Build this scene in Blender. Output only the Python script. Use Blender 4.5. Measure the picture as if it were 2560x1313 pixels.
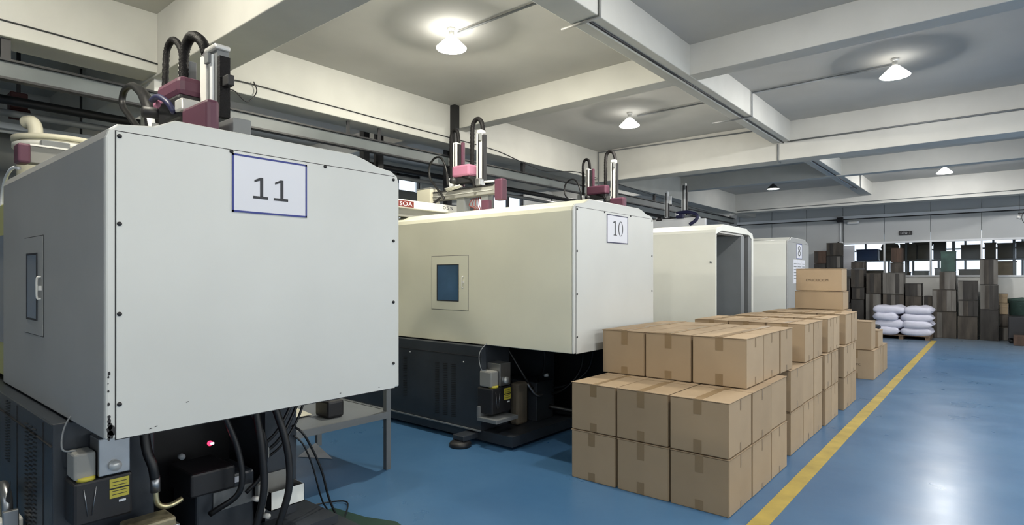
import bpy, bmesh, math, random
from mathutils import Vector, Matrix
for o in list(bpy.data.objects): bpy.data.objects.remove(o)
S = bpy.context.scene
COL = S.collection
random.seed(7)
R = math.radians

# ------------------------------------------------------------------ camera, world, exposure
cd = bpy.data.cameras.new('camera'); cam = bpy.data.objects.new('camera', cd); COL.objects.link(cam)
cam.location = (0, 0, 1.55); cam.rotation_euler = (R(90), 0, R(39.9))
cd.sensor_width = 36; cd.lens = 36 * 1447 / 2560; cd.shift_y = 33.5 / 2560; cd.clip_start = .05; cd.clip_end = 200
S.camera = cam
S.view_settings.view_transform = 'Standard'; S.view_settings.look = 'None'
S.view_settings.gamma = 1; S.view_settings.use_curve_mapping = False
S.view_settings.exposure = 0.0
W = bpy.data.worlds.new('daylight'); S.world = W; W.use_nodes = True
wb = W.node_tree.nodes['Background']; wb.inputs[0].default_value = (.80, .88, 1.0, 1); wb.inputs[1].default_value = 2.2
LAMP_W = 150.0          # each hall lamp
LAMP_COL = (1.0, .945, .83)
LAMP_COL_COOL = (1.0, .98, .95)

# ------------------------------------------------------------------ materials
MAT = {}
def fill_area(name, loc, rot, sx, sy, watts, col):
    l = bpy.data.lights.new(name, 'AREA'); l.shape = 'RECTANGLE'; l.size = sx; l.size_y = sy; l.energy = watts; l.color = col
    o = bpy.data.objects.new(name, l); COL.objects.link(o); o.location = loc; o.rotation_euler = rot; return o
# added fill light standing in for daylight at unseen windows, right and behind the camera
WR = [(-3.8, -.8), (.2, 3.2), (4.2, 7.2), (8.2, 11.2), (12.2, 15.2)]
for a_, b_ in WR: fill_area('window_daylight', (6.35, (a_ + b_) / 2, 2.15), (0, R(90), 0), 1.8, 2.8, 82, (1.0, .97, .89))
WN = [(-3.2, -.6), (.6, 3.6)]
for a_, b_ in WN: fill_area('window_daylight', ((a_ + b_) / 2, -5.35, 2.15), (R(90), 0, 0), b_ - a_ - .1, 1.8, 6, (1.0, .985, .94))
def mat(name, rgb, rough=.5, metal=0, noise=0, scale=8, bump=0, bscale=60, spec=.5, coat=0, emit=None, estr=0, stretch=None, rgb2=None):
    m = bpy.data.materials.new(name); m.use_nodes = True
    nt = m.node_tree; b = nt.nodes['Principled BSDF']
    b.inputs['Base Color'].default_value = (*rgb, 1); b.inputs['Roughness'].default_value = rough
    b.inputs['Metallic'].default_value = metal; b.inputs['Specular IOR Level'].default_value = spec
    b.inputs['Coat Weight'].default_value = coat
    if emit: b.inputs['Emission Color'].default_value = (*emit, 1); b.inputs['Emission Strength'].default_value = estr
    if noise or bump or stretch:
        tc = nt.nodes.new('ShaderNodeTexCoord'); mp = nt.nodes.new('ShaderNodeMapping')
        nt.links.new(tc.outputs['Object'], mp.inputs[0])
        if stretch: mp.inputs['Scale'].default_value = stretch
    if noise:
        n = nt.nodes.new('ShaderNodeTexNoise'); n.inputs['Scale'].default_value = scale; n.inputs['Detail'].default_value = 6
        nt.links.new(mp.outputs[0], n.inputs['Vector'])
        r = nt.nodes.new('ShaderNodeValToRGB'); r.color_ramp.elements[0].position = .3; r.color_ramp.elements[1].position = .7
        lo = rgb2 if rgb2 else tuple(c * (1 - noise) for c in rgb); hi = rgb if rgb2 else tuple(min(1, c * (1 + noise * .5)) for c in rgb)
        r.color_ramp.elements[0].color = (*lo, 1); r.color_ramp.elements[1].color = (*hi, 1)
        nt.links.new(n.outputs['Fac'], r.inputs[0]); nt.links.new(r.outputs[0], b.inputs['Base Color'])
    if bump:
        n2 = nt.nodes.new('ShaderNodeTexNoise'); n2.inputs['Scale'].default_value = bscale; n2.inputs['Detail'].default_value = 4
        nt.links.new(mp.outputs[0], n2.inputs['Vector'])
        bp = nt.nodes.new('ShaderNodeBump'); bp.inputs['Strength'].default_value = bump; bp.inputs['Distance'].default_value = .01
        nt.links.new(n2.outputs['Fac'], bp.inputs['Height']); nt.links.new(bp.outputs[0], b.inputs['Normal'])
    MAT[name] = m; return m
mat('ceiling_paint', (.47, .465, .44), .85, noise=.08, scale=1.5, bump=.05)
mat('beam_paint', (.56, .555, .52), .8, noise=.08, scale=2, bump=.05)
mat('wall_panel', (.50, .515, .52), .55, noise=.05, scale=1)
mat('wall_white', (.62, .62, .59), .6, noise=.08, scale=2)
mat('frame_white', (.75, .77, .80), .4)
mat('hood_grey', (.575, .585, .56), .33, noise=.04, scale=2, bump=.05, bscale=14)
mat('hood_cream', (.74, .725, .59), .33, noise=.05, scale=2, bump=.05, bscale=14)
mat('hood_grey_shaded', (.34, .345, .34), .38, noise=.06, scale=2.5, bump=.05, bscale=10)  # hood_grey paint darkened, putting shade into the near hood's side
mat('hood_white', (.80, .81, .76), .35, noise=.04, scale=2, bump=.04, bscale=14)
mat('seam_dark', (.02, .02, .022), .7)
mat('base_dark', (.030, .036, .045), .36, noise=.2, scale=3, bump=.04)
mat('black', (.012, .012, .014), .5)
mat('rubber', (.007, .007, .008), .42)
mat('rubber_chain', (.006, .0055, .006), .6, spec=.2, bump=.6, bscale=90)
mat('steel', (.42, .43, .44), .32, metal=.9, noise=.15, scale=6)
mat('alu', (.62, .62, .60), .35, metal=.35)
mat('alu_pale', (.75, .74, .70), .4)
mat('grey_metal', (.20, .215, .225), .42, noise=.1, scale=3)
mat('rail_grey', (.12, .137, .14), .45, noise=.15, scale=3)
mat('iron_grey', (.17, .18, .185), .5, noise=.12, scale=3)
mat('purple', (.095, .03, .055), .5)
mat('purple_light', (.42, .17, .26), .42)
mat('cream_plastic', (.66, .63, .50), .4)
mat('glass_blue', (.035, .10, .20), .12, noise=.3, scale=3)
mat('paper', (.66, .67, .72), .55, bump=.25, bscale=7)
mat('blue_ink', (.012, .025, .20), .5)
mat('navy_ink', (.012, .014, .06), .5)
mat('print_dark', (.02, .022, .028), .6)
mat('cardboard', (.40, .292, .182), .8, noise=.07, scale=3, bump=.04, bscale=40)
mat('cardboard_b', (.43, .315, .198), .8, noise=.07, scale=3, bump=.04, bscale=40)
mat('cardboard_c', (.375, .272, .168), .8, noise=.08, scale=3, bump=.04, bscale=40)
mat('tape', (.285, .195, .105), .35)
mat('carton_print', (.08, .055, .035), .8)
mat('yellow_line', (.50, .37, .075), .5, noise=.25, scale=5)
mat('yellow_label', (.55, .47, .06), .5)
mat('yellow_paint', (.46, .45, .16), .45)
mat('sack', (.62, .62, .72), .6, noise=.06, scale=10, bump=.4, bscale=18)
mat('pallet_wood', (.16, .11, .07), .8, noise=.2, scale=6)
mat('crate_brown', (.085, .072, .058), .8, noise=.75, scale=7, stretch=(1, 1, .22), rgb2=(.03, .025, .02), bump=.3, bscale=30)
mat('crate_black', (.038, .034, .03), .7, noise=.75, scale=8, stretch=(1, 1, .2), rgb2=(.014, .012, .01), bump=.3, bscale=30)
mat('crate_grey', (.17, .16, .145), .8, noise=.6, scale=8, stretch=(1, 1, .18), rgb2=(.085, .078, .068), bump=.3, bscale=30)
mat('crate_red', (.10, .06, .042), .8, noise=.7, scale=9, stretch=(1, 1, .2), rgb2=(.04, .024, .016), bump=.3, bscale=30)
mat('crate_teal', (.04, .085, .07), .7, noise=.45, scale=5, rgb2=(.022, .038, .034), bump=.2)
mat('crate_carton', (.25, .19, .12), .8, noise=.3, scale=4)
mat('dusty_box', (.13, .11, .082), .8, noise=.3, scale=4)
mat('blue_plastic', (.06, .12, .28), .45)
mat('green_paint', (.008, .045, .03), .5, noise=.3)
mat('brass', (.62, .55, .32), .3, metal=.8)
mat('dirty_metal', (.34, .30, .19), .45, metal=.3, noise=.7, scale=12, rgb2=(.06, .05, .03))
mat('lamp_glass', (.9, .9, .88), .4, emit=(1, .97, .9), estr=4.0)
mat('lamp_hot', (.9, .9, .85), .4, emit=(1, .97, .88), estr=14)
mat('bulb', (1, 1, 1), .4, emit=(1, .98, .93), estr=25)
mat('shade_dark', (.05, .05, .05), .5)
mat('shade_inner', (.9, .9, .88), .5, emit=(1, .97, .9), estr=1.2)
mat('red_led', (.6, .02, .05), .3, emit=(1, .02, .06), estr=5)
mat('led_core', (1, .7, .75), .3, emit=(1, .5, .6), estr=8)
mat('maroon', (.06, .012, .012), .6)
mat('duct_grey', (.25, .25, .235), .55, noise=.15, scale=2)
mat('sign_red', (.16, .02, .015), .5)
mat('tube_light', (.9, .9, .9), .4, emit=(.95, .98, 1), estr=3)
mat('curtain', (.30, .36, .33), .6)
# blue epoxy floor
m = mat('floor_epoxy', (.05, .165, .37), .22)
nt = m.node_tree; b = nt.nodes['Principled BSDF']
tc = nt.nodes.new('ShaderNodeTexCoord')
n1 = nt.nodes.new('ShaderNodeTexNoise'); n1.inputs['Scale'].default_value = .7; n1.inputs['Detail'].default_value = 7; n1.inputs['Roughness'].default_value = .6
r1 = nt.nodes.new('ShaderNodeValToRGB'); r1.color_ramp.elements[0].position = .3; r1.color_ramp.elements[1].position = .72
r1.color_ramp.elements[0].color = (.050, .140, .285, 1); r1.color_ramp.elements[1].color = (.080, .190, .345, 1)
# floor colour shifts to grey towards the far end of the aisle
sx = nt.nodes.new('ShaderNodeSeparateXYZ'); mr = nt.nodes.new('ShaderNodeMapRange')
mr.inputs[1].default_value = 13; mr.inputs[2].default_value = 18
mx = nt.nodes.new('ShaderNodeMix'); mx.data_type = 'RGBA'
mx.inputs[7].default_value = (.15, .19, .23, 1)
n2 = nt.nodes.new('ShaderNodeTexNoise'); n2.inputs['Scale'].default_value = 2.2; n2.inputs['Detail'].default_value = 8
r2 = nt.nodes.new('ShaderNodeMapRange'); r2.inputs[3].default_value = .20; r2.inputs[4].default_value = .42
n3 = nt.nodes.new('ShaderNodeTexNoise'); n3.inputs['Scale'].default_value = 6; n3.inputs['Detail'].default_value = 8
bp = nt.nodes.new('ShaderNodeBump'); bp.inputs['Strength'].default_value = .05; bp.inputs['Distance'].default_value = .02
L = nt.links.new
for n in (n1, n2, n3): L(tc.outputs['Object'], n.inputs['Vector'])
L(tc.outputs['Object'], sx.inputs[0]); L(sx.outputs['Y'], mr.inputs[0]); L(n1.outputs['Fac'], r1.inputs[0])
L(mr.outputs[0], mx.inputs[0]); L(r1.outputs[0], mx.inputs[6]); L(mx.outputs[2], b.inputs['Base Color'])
L(n2.outputs['Fac'], r2.inputs[0]); L(r2.outputs[0], b.inputs['Roughness']); L(n3.outputs['Fac'], bp.inputs['Height']); L(bp.outputs[0], b.inputs['Normal'])
# window glass
m = bpy.data.materials.new('clear_glass'); m.use_nodes = True; nt = m.node_tree; nt.nodes.clear()
ou = nt.nodes.new('ShaderNodeOutputMaterial'); tr = nt.nodes.new('ShaderNodeBsdfTransparent'); gl = nt.nodes.new('ShaderNodeBsdfGlossy')
tr.inputs[0].default_value = (.9, .92, .93, 1); gl.inputs['Roughness'].default_value = .05
ms = nt.nodes.new('ShaderNodeMixShader'); fr = nt.nodes.new('ShaderNodeFresnel'); fr.inputs[0].default_value = 1.25
nt.links.new(fr.outputs[0], ms.inputs[0]); nt.links.new(tr.outputs[0], ms.inputs[1]); nt.links.new(gl.outputs[0], ms.inputs[2]); nt.links.new(ms.outputs[0], ou.inputs[0])
MAT['clear_glass'] = m

# ------------------------------------------------------------------ geometry helpers
class MB:
    def __init__(s): s.v = []; s.f = []; s.sm = []
    def add(s, vs, fs, smooth=False):
        k = len(s.v); s.v += [tuple(v) for v in vs]
        for f in fs: s.f.append(tuple(i + k for i in f)); s.sm.append(smooth)
        return s
    def box(s, x0, x1, y0, y1, z0, z1, b=0):
        x0, x1 = min(x0, x1), max(x0, x1); y0, y1 = min(y0, y1), max(y0, y1); z0, z1 = min(z0, z1), max(z0, z1)
        if b <= 0:
            vs = [(x, y, z) for x in (x0, x1) for y in (y0, y1) for z in (z0, z1)]
            return s.add(vs, [(0, 1, 3, 2), (4, 6, 7, 5), (0, 4, 5, 1), (2, 3, 7, 6), (0, 2, 6, 4), (1, 5, 7, 3)])
        bm = bmesh.new(); bmesh.ops.create_cube(bm, size=1)
        bmesh.ops.scale(bm, vec=(x1 - x0, y1 - y0, z1 - z0), verts=bm.verts)
        bmesh.ops.translate(bm, vec=((x0 + x1) / 2, (y0 + y1) / 2, (z0 + z1) / 2), verts=bm.verts)
        bmesh.ops.bevel(bm, geom=bm.edges[:], offset=b, segments=2, affect='EDGES', profile=.5)
        s.bm(bm); return s
    def bm(s, bm, smooth=False):
        bm.verts.index_update(); s.add([v.co[:] for v in bm.verts], [[v.index for v in f.verts] for f in bm.faces], smooth); bm.free(); return s
    def tube(s, pts, r, n=10, closed=False, caps=True, ridge=None):
        pts = [Vector(p) for p in pts]; N = len(pts); vs = []; fs = []
        t0 = (pts[1] - pts[0]).normalized(); up = Vector((0, 0, 1)) if abs(t0.z) < .9 else Vector((0, 1, 0))
        nrm = (up - t0 * up.dot(t0)).normalized()
        for i, p in enumerate(pts):
            t = (pts[min(i + 1, N - 1)] - pts[max(i - 1, 0)]).normalized()
            nrm = (nrm - t * nrm.dot(t)).normalized(); bi = t.cross(nrm)
            rr = r[i] if isinstance(r, (list, tuple)) else r
            if ridge and i % 2: rr *= ridge
            for k in range(n):
                a = 2 * math.pi * k / n; vs.append(p + (nrm * math.cos(a) + bi * math.sin(a)) * rr)
        for i in range(N - 1):
            for k in range(n):
                a = i * n + k; c = i * n + (k + 1) % n; fs.append((a, c, c + n, a + n))
        if caps: fs.append(tuple(range(n))[::-1]); fs.append(tuple((N - 1) * n + k for k in range(n)))
        return s.add(vs, fs, True)
    def cyl(s, p, q, r, n=16, r2=None): return s.tube([p, q], [r, r if r2 is None else r2], n)
    def lathe(s, c, prof, n=24):   # prof: (r, z)
        vs = []; fs = []
        for (r, z) in prof:
            for k in range(n):
                a = 2 * math.pi * k / n; vs.append((c[0] + r * math.cos(a), c[1] + r * math.sin(a), c[2] + z))
        for i in range(len(prof) - 1):
            for k in range(n):
                a = i * n + k; d = i * n + (k + 1) % n; fs.append((a, d, d + n, a + n))
        return s.add(vs, fs, True)
    def prism(s, poly, axis, a, b):   # poly in the two other axes, extruded along axis from a to b
        def P(u, v, w): return {'X': (w, u, v), 'Y': (u, w, v), 'Z': (u, v, w)}[axis]
        n = len(poly); vs = [P(u, v, a) for u, v in poly] + [P(u, v, b) for u, v in poly]
        return s.add(vs, [tuple(range(n)), tuple(range(2 * n - 1, n - 1, -1))] + [(i, i + n, (i + 1) % n + n, (i + 1) % n) for i in range(n)])
    def build(s, name, m, parent=None, fix=True, bevel=0):
        me = bpy.data.meshes.new(name); off = Vector(parent['_o']) if parent is not None and '_o' in parent else Vector((0, 0, 0))
        me.from_pydata([tuple(Vector(v) - off) for v in s.v], [], s.f); me.update()
        if fix:
            bm = bmesh.new(); bm.from_mesh(me); bmesh.ops.recalc_face_normals(bm, faces=bm.faces[:])
            bm.to_mesh(me); bm.free()
        me.polygons.foreach_set('use_smooth', s.sm[:len(me.polygons)])
        me.materials.append(MAT[m])
        o = bpy.data.objects.new(name, me); COL.objects.link(o)
        if parent is not None: o.parent = parent; o['_o'] = tuple(off)
        if bevel:
            md = o.modifiers.new('bevel', 'BEVEL'); md.width = bevel; md.segments = 2; md.limit_method = 'ANGLE'; md.angle_limit = R(35)
        return o
def box(*a, b=0): return MB().box(*a, b=b)
def tag(o, label, cat, group=None):
    o['label'] = label; o['category'] = cat
    if group: o['group'] = group
    return o
def thing(name, loc, label, cat, group=None):
    o = bpy.data.objects.new(name, None); COL.objects.link(o); o.location = loc; o['_o'] = tuple(loc); o.empty_display_size = .1
    return tag(o, label, cat, group)
def struct(o): o['kind'] = 'structure'; return o
def stuff(o): o['kind'] = 'stuff'; return o
def bez(pts, n=8):   # Catmull-Rom through pts
    P = [Vector(p) for p in pts]; P = [P[0] * 2 - P[1]] + P + [P[-1] * 2 - P[-2]]; out = []
    for i in range(1, len(P) - 2):
        a, b_, c, d = P[i - 1:i + 3]
        for k in range(n):
            t = k / n; out.append(.5 * ((2 * b_) + (c - a) * t + (2 * a - 5 * b_ + 4 * c - d) * t * t + (3 * b_ - a - 3 * c + d) * t ** 3))
    out.append(P[-2]); return out
def text(s_, name, m, parent, origin, ux, uz, h, w=None, depth=.001):
    """flat lettering: origin = lower left corner, ux = reading direction, uz = up; h = height, w = full width"""
    c = bpy.data.curves.new('t', 'FONT'); c.body = s_; c.extrude = 0; c.resolution_u = 3
    t = bpy.data.objects.new('t', c); COL.objects.link(t); bpy.context.view_layer.update()
    me0 = t.to_mesh(); vs = [v.co.copy() for v in me0.vertices]; fs = [tuple(p.vertices) for p in me0.polygons]
    t.to_mesh_clear(); bpy.data.objects.remove(t)
    x0 = min(v.x for v in vs); x1 = max(v.x for v in vs); y0 = min(v.y for v in vs); y1 = max(v.y for v in vs)
    sy = h / (y1 - y0); sx_ = (w / (x1 - x0)) if w else sy
    o_, ux, uz = Vector(origin), Vector(ux), Vector(uz); nn = ux.cross(uz)
    mb = MB(); mb.add([o_ + ux * (v.x - x0) * sx_ + uz * (v.y - y0) * sy for v in vs], fs)
    return mb.build(name, m, parent, fix=False)

# ------------------------------------------------------------------ the setting
YB = 18.9; XR = 6.0; XL = -9.6; YN = -5.0; ZC = 3.91
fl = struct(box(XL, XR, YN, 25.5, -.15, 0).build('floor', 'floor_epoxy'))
box(-1.19, -1.08, -4.5, 17.05, 0, .003).build('floor_line', 'yellow_line', fl)['label'] = 'yellow painted aisle line'
cl = struct(box(XL, XR, YN, 25.5, ZC, 4.1).build('ceiling', 'ceiling_paint'))
def beam(*a): return box(*a, b=.008).build('beam', 'beam_paint', cl)
beam(-2.66, -2.40, YN, YB, 3.60, ZC + .02)                       # long secondary beam
for y0, y1, z in ((1.95, 2.33, 3.36), (5.70, 5.92, 3.603), (9.48, 9.84, 3.33), (13.25, 13.47, 3.58), (17.05, 17.45, 3.37), (-2.0, -1.8, 3.603)):
    beam(XL, XR, y0, y1, z, ZC + .02)
beam(-6.15, -5.80, YN, YB, 3.38, ZC + .02)                       # main long beam on the left
beam(1.0, 1.35, YN, YB, 3.38, ZC + .02)
# columns under the left main beam
for y in (1.97, 9.50, 17.0):
    struct(box(-6.28, -5.93, y, y + .38, 0, 3.40).build('column', 'wall_white'))
# left wall with high windows
wl = struct(box(XL - .2, XL, YN, 25.5, 0, 2.55).build('wall_left', 'wall_white'))
wins_l = [(4.4, 6.2), (6.6, 8.4), (10.2, 12.0), (13.2, 15.6), (15.9, 18.2)]
y = YN
for (a, b_) in wins_l + [(25.5, 25.5)]:
    box(XL - .2, XL, y, a, 2.55, ZC).build('pier', 'wall_white', wl); y = b_
for i, (a, b_) in enumerate(wins_l):
    w = bpy.data.objects.new('window_%d' % (i + 10), None); COL.objects.link(w); w['kind'] = 'structure'
    box(XL - .2, XL, a, b_, 3.72, ZC).build('lintel', 'wall_white', w)
    n = 3
    for k in range(n + 1):
        yy = a + (b_ - a) * k / n; box(XL - .12, XL - .05, yy - .03, yy + .03, 2.55, 3.72).build('mullion', 'black', w)
    box(XL - .12, XL - .05, a, b_, 2.55, 2.60).build('rail', 'black', w); box(XL - .12, XL - .05, a, b_, 3.67, 3.72).build('rail', 'black', w)
    for k in range(n):
        y0_ = a + (b_ - a) * k / n; box(XL - .09, XL - .085, y0_ + .03, y0_ + (b_ - a) / n - .03, 2.6, 3.67).build('pane', 'clear_glass', w)
wr = struct(box(XR, XR + .2, YN, 25.5, 0, 1.2).build('wall_right', 'wall_white'))
box(XR, XR + .2, YN, 25.5, 3.1, ZC).build('wall_head', 'wall_white', wr)
wf = struct(box(XL, XR, YN - .2, YN, 0, 1.2).build('wall_front', 'wall_white'))
box(XL, XR, YN - .2, YN, 3.1, ZC).build('wall_head', 'wall_white', wf)
for wall, lst, ax, e0, e1, n0 in ((wr, WR, 'Y', YN, 25.5, 50), (wf, WN, 'X', XL, XR, 60)):  # windows out of view, added to go with the fill light
    q = e0
    def wbox(a, b_, z0, z1, i0, i1): return box(XR + i0, XR + i1, a, b_, z0, z1) if ax == 'Y' else box(a, b_, YN - i1, YN - i0, z0, z1)
    for a, b_ in lst + [(e1, e1)]:
        wbox(q, a, 1.2, 3.1, 0, .2).build('pier', 'wall_white', wall); q = b_
    for i, (a, b_) in enumerate(lst):
        w = bpy.data.objects.new('window_%d' % (n0 + i), None); COL.objects.link(w); w['kind'] = 'structure'
        for k in range(4):
            c = a + .03 + (b_ - a - .06) * k / 3; wbox(c - .03, c + .03, 1.2, 3.1, .05, .12).build('mullion', 'frame_white', w)
        wbox(a, b_, 1.2, 1.26, .05, .12).build('rail', 'frame_white', w); wbox(a, b_, 3.04, 3.1, .05, .12).build('rail', 'frame_white', w)
        for k in range(3):
            c = a + (b_ - a) * k / 3; wbox(c + .06, c + (b_ - a) / 3 - .03, 1.26, 3.04, .08, .085).build('pane', 'clear_glass', w)
# back wall of insulated panels, strip window, white parapet
wbk = bpy.data.objects.new('wall_back', None); COL.objects.link(wbk); wbk['kind'] = 'structure'
xs = [XL, -8.3, -7.3, -6.3, -5.32, -4.34, -3.38]
for a, b_ in zip(xs, xs[1:]): box(a + .006, b_ - .006, YB, YB + .1, 0, ZC, b=.006).build('wall_panel', 'wall_panel', wbk)
xs = [-3.38, -2.37, -1.33, -.28, .78, 1.84, 2.9, 3.96, 5.0, XR]
for a, b_ in zip(xs, xs[1:]):
    box(a + .006, b_ - .006, YB, YB + .1, 2.50, ZC, b=.006).build('wall_panel', 'wall_panel', wbk)
    box(a, b_, YB, YB + .1, 0, 1.53).build('parapet', 'wall_white', wbk)
box(XL, XR, YB + .06, YB + .09, 0, 1.5).build('backing', 'seam_dark', wbk)
for i, (a, b_) in enumerate(zip(xs, xs[1:])):
    w = bpy.data.objects.new('window_%d' % (i + 1), None); COL.objects.link(w); w['kind'] = 'structure'
    box(a, b_, YB - .02, YB + .1, 2.45, 2.50).build('window_frame', 'frame_white', w)
    box(a, b_, YB - .03, YB + .1, 1.53, 1.57).build('window_sill', 'frame_white', w)
    box(a - .02, a + .02, YB - .02, YB + .1, 1.57, 2.45).build('mullion', 'frame_white', w)
    box(a + .02, b_ - .02, YB + .04, YB + .046, 1.57, 2.45).build('pane', 'clear_glass', w)
struct(box(XL, XR, YB - .04, YB, 3.18, 3.26).build('trim_1', 'frame_white'))
struct(box(XL, XR, YB - .05, YB, 3.155, 3.18).build('trim_2', 'seam_dark'))
# store room behind: outer wall with bright daylight windows
YO = 25.0
wo = struct(box(XL, XR, YO, YO + .2, 0, 1.35).build('wall_outer', 'wall_white'))
box(XL, XR, YO, YO + .2, 3.1, ZC).build('wall_head', 'wall_white', wo)
box(XL, -5.2, YO, YO + .2, 1.35, 3.1).build('pier', 'wall_white', wo)
xx = -5.2; i = 30
while xx < 5.8:
    w = bpy.data.objects.new('window_%d' % i, None); COL.objects.link(w); w['kind'] = 'structure'; i += 1
    e = min(xx + 2.2, XR)
    for k in range(3): q = xx + (e - xx) * k / 3; box(q - .03, q + .03, YO + .05, YO + .12, 1.35, 3.1).build('mullion', 'frame_white', w)
    box(xx, e, YO + .05, YO + .12, 2.45, 2.5).build('rail', 'frame_white', w)
    box(xx, e, YO + .08, YO + .085, 1.35, 3.1).build('pane', 'clear_glass', w)
    xx = e

# ------------------------------------------------------------------ lamps
def pendant(x, y, z, label, style, watts, col, conduit=None, group='pendant lamps under the ceiling'):
    t = thing('pendant_lamp', (x, y, z), label, 'lamp', group)
    MB().cyl((x, y, ZC), (x, y, ZC - .03), .04, 14).build('ceiling_rose', 'alu', t)
    MB().cyl((x, y, ZC - .02), (x, y, z + .06), .008, 8).build('stem', 'alu', t)
    MB().cyl((x, y, z + .11), (x, y, z + .03), .026, 14).build('lamp_holder', 'alu' if style != 'dark' else 'shade_dark', t)
    prof = [(.03, .06), (.045, .05), (.075, .02), (.12, -.025), (.145, -.05)]
    mb = MB().lathe((x, y, z), prof); mb.lathe((x, y, z), [(r_ - .004, z_ - .005) for r_, z_ in prof])
    mb.build('lamp_shade', {'glass': 'lamp_glass', 'hot': 'lamp_hot', 'dark': 'shade_dark'}[style], t)
    if style == 'dark': MB().lathe((x, y, z), [(r_ - .006, z_ - .009) for r_, z_ in prof]).build('shade_lining', 'shade_inner', t)
    bm = bmesh.new(); bmesh.ops.create_uvsphere(bm, u_segments=14, v_segments=10, radius=.042)
    bmesh.ops.translate(bm, vec=(x, y, z - .015), verts=bm.verts); MB().bm(bm, True).build('bulb', 'bulb' if style != 'dark' else 'shade_inner', t)
    if watts:
        l = bpy.data.lights.new('lamp_light', 'POINT'); l.energy = watts; l.color = col; l.shadow_soft_size = .05
        lo = bpy.data.objects.new('lamp_light', l); COL.objects.link(lo); lo.parent = t; lo.location = (0, 0, -.062)
    return t
pendant(-3.98, 3.86, 3.77, 'brightest warm glowing pendant lamp, in the ceiling bay above the machine with sheet 10', 'hot', LAMP_W * 1.3, (1, .95, .80))
pendant(-4.06, 7.50, 3.77, 'lit white glass pendant lamp hanging in the bay beyond the first cross beam', 'glass', LAMP_W * .9, LAMP_COL)
pendant(-.84, 7.48, 3.77, 'lit glass pendant lamp in the bluish ceiling bay above the aisle', 'glass', LAMP_W, LAMP_COL_COOL)
pendant(-.83, 15.2, 3.77, 'small bright pendant lamp far down the aisle near the back wall', 'hot', LAMP_W * 1.4, LAMP_COL_COOL)
pendant(-4.25, 15.2, 3.77, 'small pendant lamp with a dark shade above the farthest machine', 'dark', LAMP_W * .35, LAMP_COL_COOL)
pendant(-.9, 11.3, 3.77, 'lit pendant lamp hidden between the beams over the aisle', 'glass', LAMP_W * .8, LAMP_COL_COOL)
pendant(-.84, 3.7, 3.77, 'lit pendant lamp over the aisle beside the nearest cartons', 'glass', LAMP_W * .75, LAMP_COL_COOL)
pendant(-4.0, .62, 3.77, 'lit warm pendant lamp in the bay above the camera, before the first deep beam', 'glass', LAMP_W * 1.0, (1, .94, .79))
pendant(-.84, .1, 3.77, 'lit pendant lamp over the aisle right above the camera', 'glass', LAMP_W * 1.0, LAMP_COL)
pendant(2.4, 15.2, 3.77, 'added out-of-view pendant lamp right of the aisle near the back wall', 'glass', LAMP_W * 1.2, LAMP_COL_COOL)  # this row right of the aisle is unseen, added for more light
pendant(2.4, 3.8, 3.77, 'added out-of-view pendant lamp right of the aisle nearest the camera', 'glass', LAMP_W * 1.2, LAMP_COL_COOL)
pendant(2.4, 7.6, 3.77, 'added out-of-view pendant lamp right of the aisle in the second bay', 'glass', LAMP_W * 1.2, LAMP_COL_COOL)
pendant(2.4, 11.8, 3.77, 'added out-of-view pendant lamp right of the aisle in the third bay', 'glass', LAMP_W, LAMP_COL_COOL)
pendant(-7.9, 2.35, 3.77, 'added pendant lamp lighting the space behind the left main beam', 'glass', LAMP_W * .8, LAMP_COL)  # both lamps behind the left beam are added to brighten the wall there
pendant(-7.6, 11.5, 3.77, 'added pendant lamp lighting the space behind the left main beam, farther back', 'glass', LAMP_W * .9, LAMP_COL_COOL)

# ------------------------------------------------------------------ conduits, cable trunks, cables
def conduit(pts, r, m, label, cat='conduit', group=None, n=8, name='conduit'):
    o = MB().tube(pts, r, n).build(name, m); return tag(o, label, cat, group)
conduit([(-3.96, 3.93, 3.885), (-2.95, 3.93, 3.885)], .011, 'iron_grey', 'dark conduit on the ceiling leading to the brightest warm lamp')
conduit([(-4.02, 7.65, 3.885), (-2.95, 7.65, 3.885)], .011, 'iron_grey', 'dark conduit on the ceiling leading to the white glass lamp')
conduit([(-.86, 7.63, 3.885), (-2.385, 7.63, 3.885), (-2.385, 7.63, 3.58), (-2.9, 7.63, 3.585)], .012, 'iron_grey', 'dark conduit running from the aisle lamp down over the long beam')
conduit([(-2.385, 3.93, 3.89), (-2.385, 3.93, 3.585), (-2.75, 3.93, 3.585)], .014, 'duct_grey', 'grey conduit bent around the long beam at the top of the photo')
t = thing('wiring_channel', (-2.52, 4, 3.58), 'long white cable trunk with a dark cable under the long ceiling beam', 'cable trunk')
box(-2.535, -2.515, 3.95, 9.47, 3.588, 3.60).build('trunk', 'frame_white', t); MB().tube([(-2.50, 3.95, 3.59), (-2.50, 9.47, 3.59)], .009, 6).build('cable', 'black', t)
t = thing('wiring_channel', (-2.52, 9.9, 3.58), 'short far length of cable trunk under the long beam beyond the deep cross beam', 'cable trunk')
box(-2.535, -2.515, 9.86, 15.6, 3.588, 3.60).build('trunk', 'frame_white', t); MB().tube([(-2.50, 9.86, 3.59), (-2.50, 15.6, 3.59)], .009, 6).build('cable', 'black', t)
conduit([(-5.78, 9.465, 3.2), (-5.78, 9.465, 3.885), (-2.46, 9.465, 3.83), ], .011, 'iron_grey', 'thin conduit along the top of the deep cross beam, left of the long beam')
conduit([(-2.44, 9.462, 3.60), (.99, 9.462, 3.60)], .011, 'iron_grey', 'thin conduit along the deep cross beam, right of the long beam')
conduit([(-2.58, 9.465, 3.58), (-2.58, 9.465, 3.325), (-2.58, 9.62, 3.315)], .011, 'iron_grey', 'short conduit dropping down the face of the deep cross beam')
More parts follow.
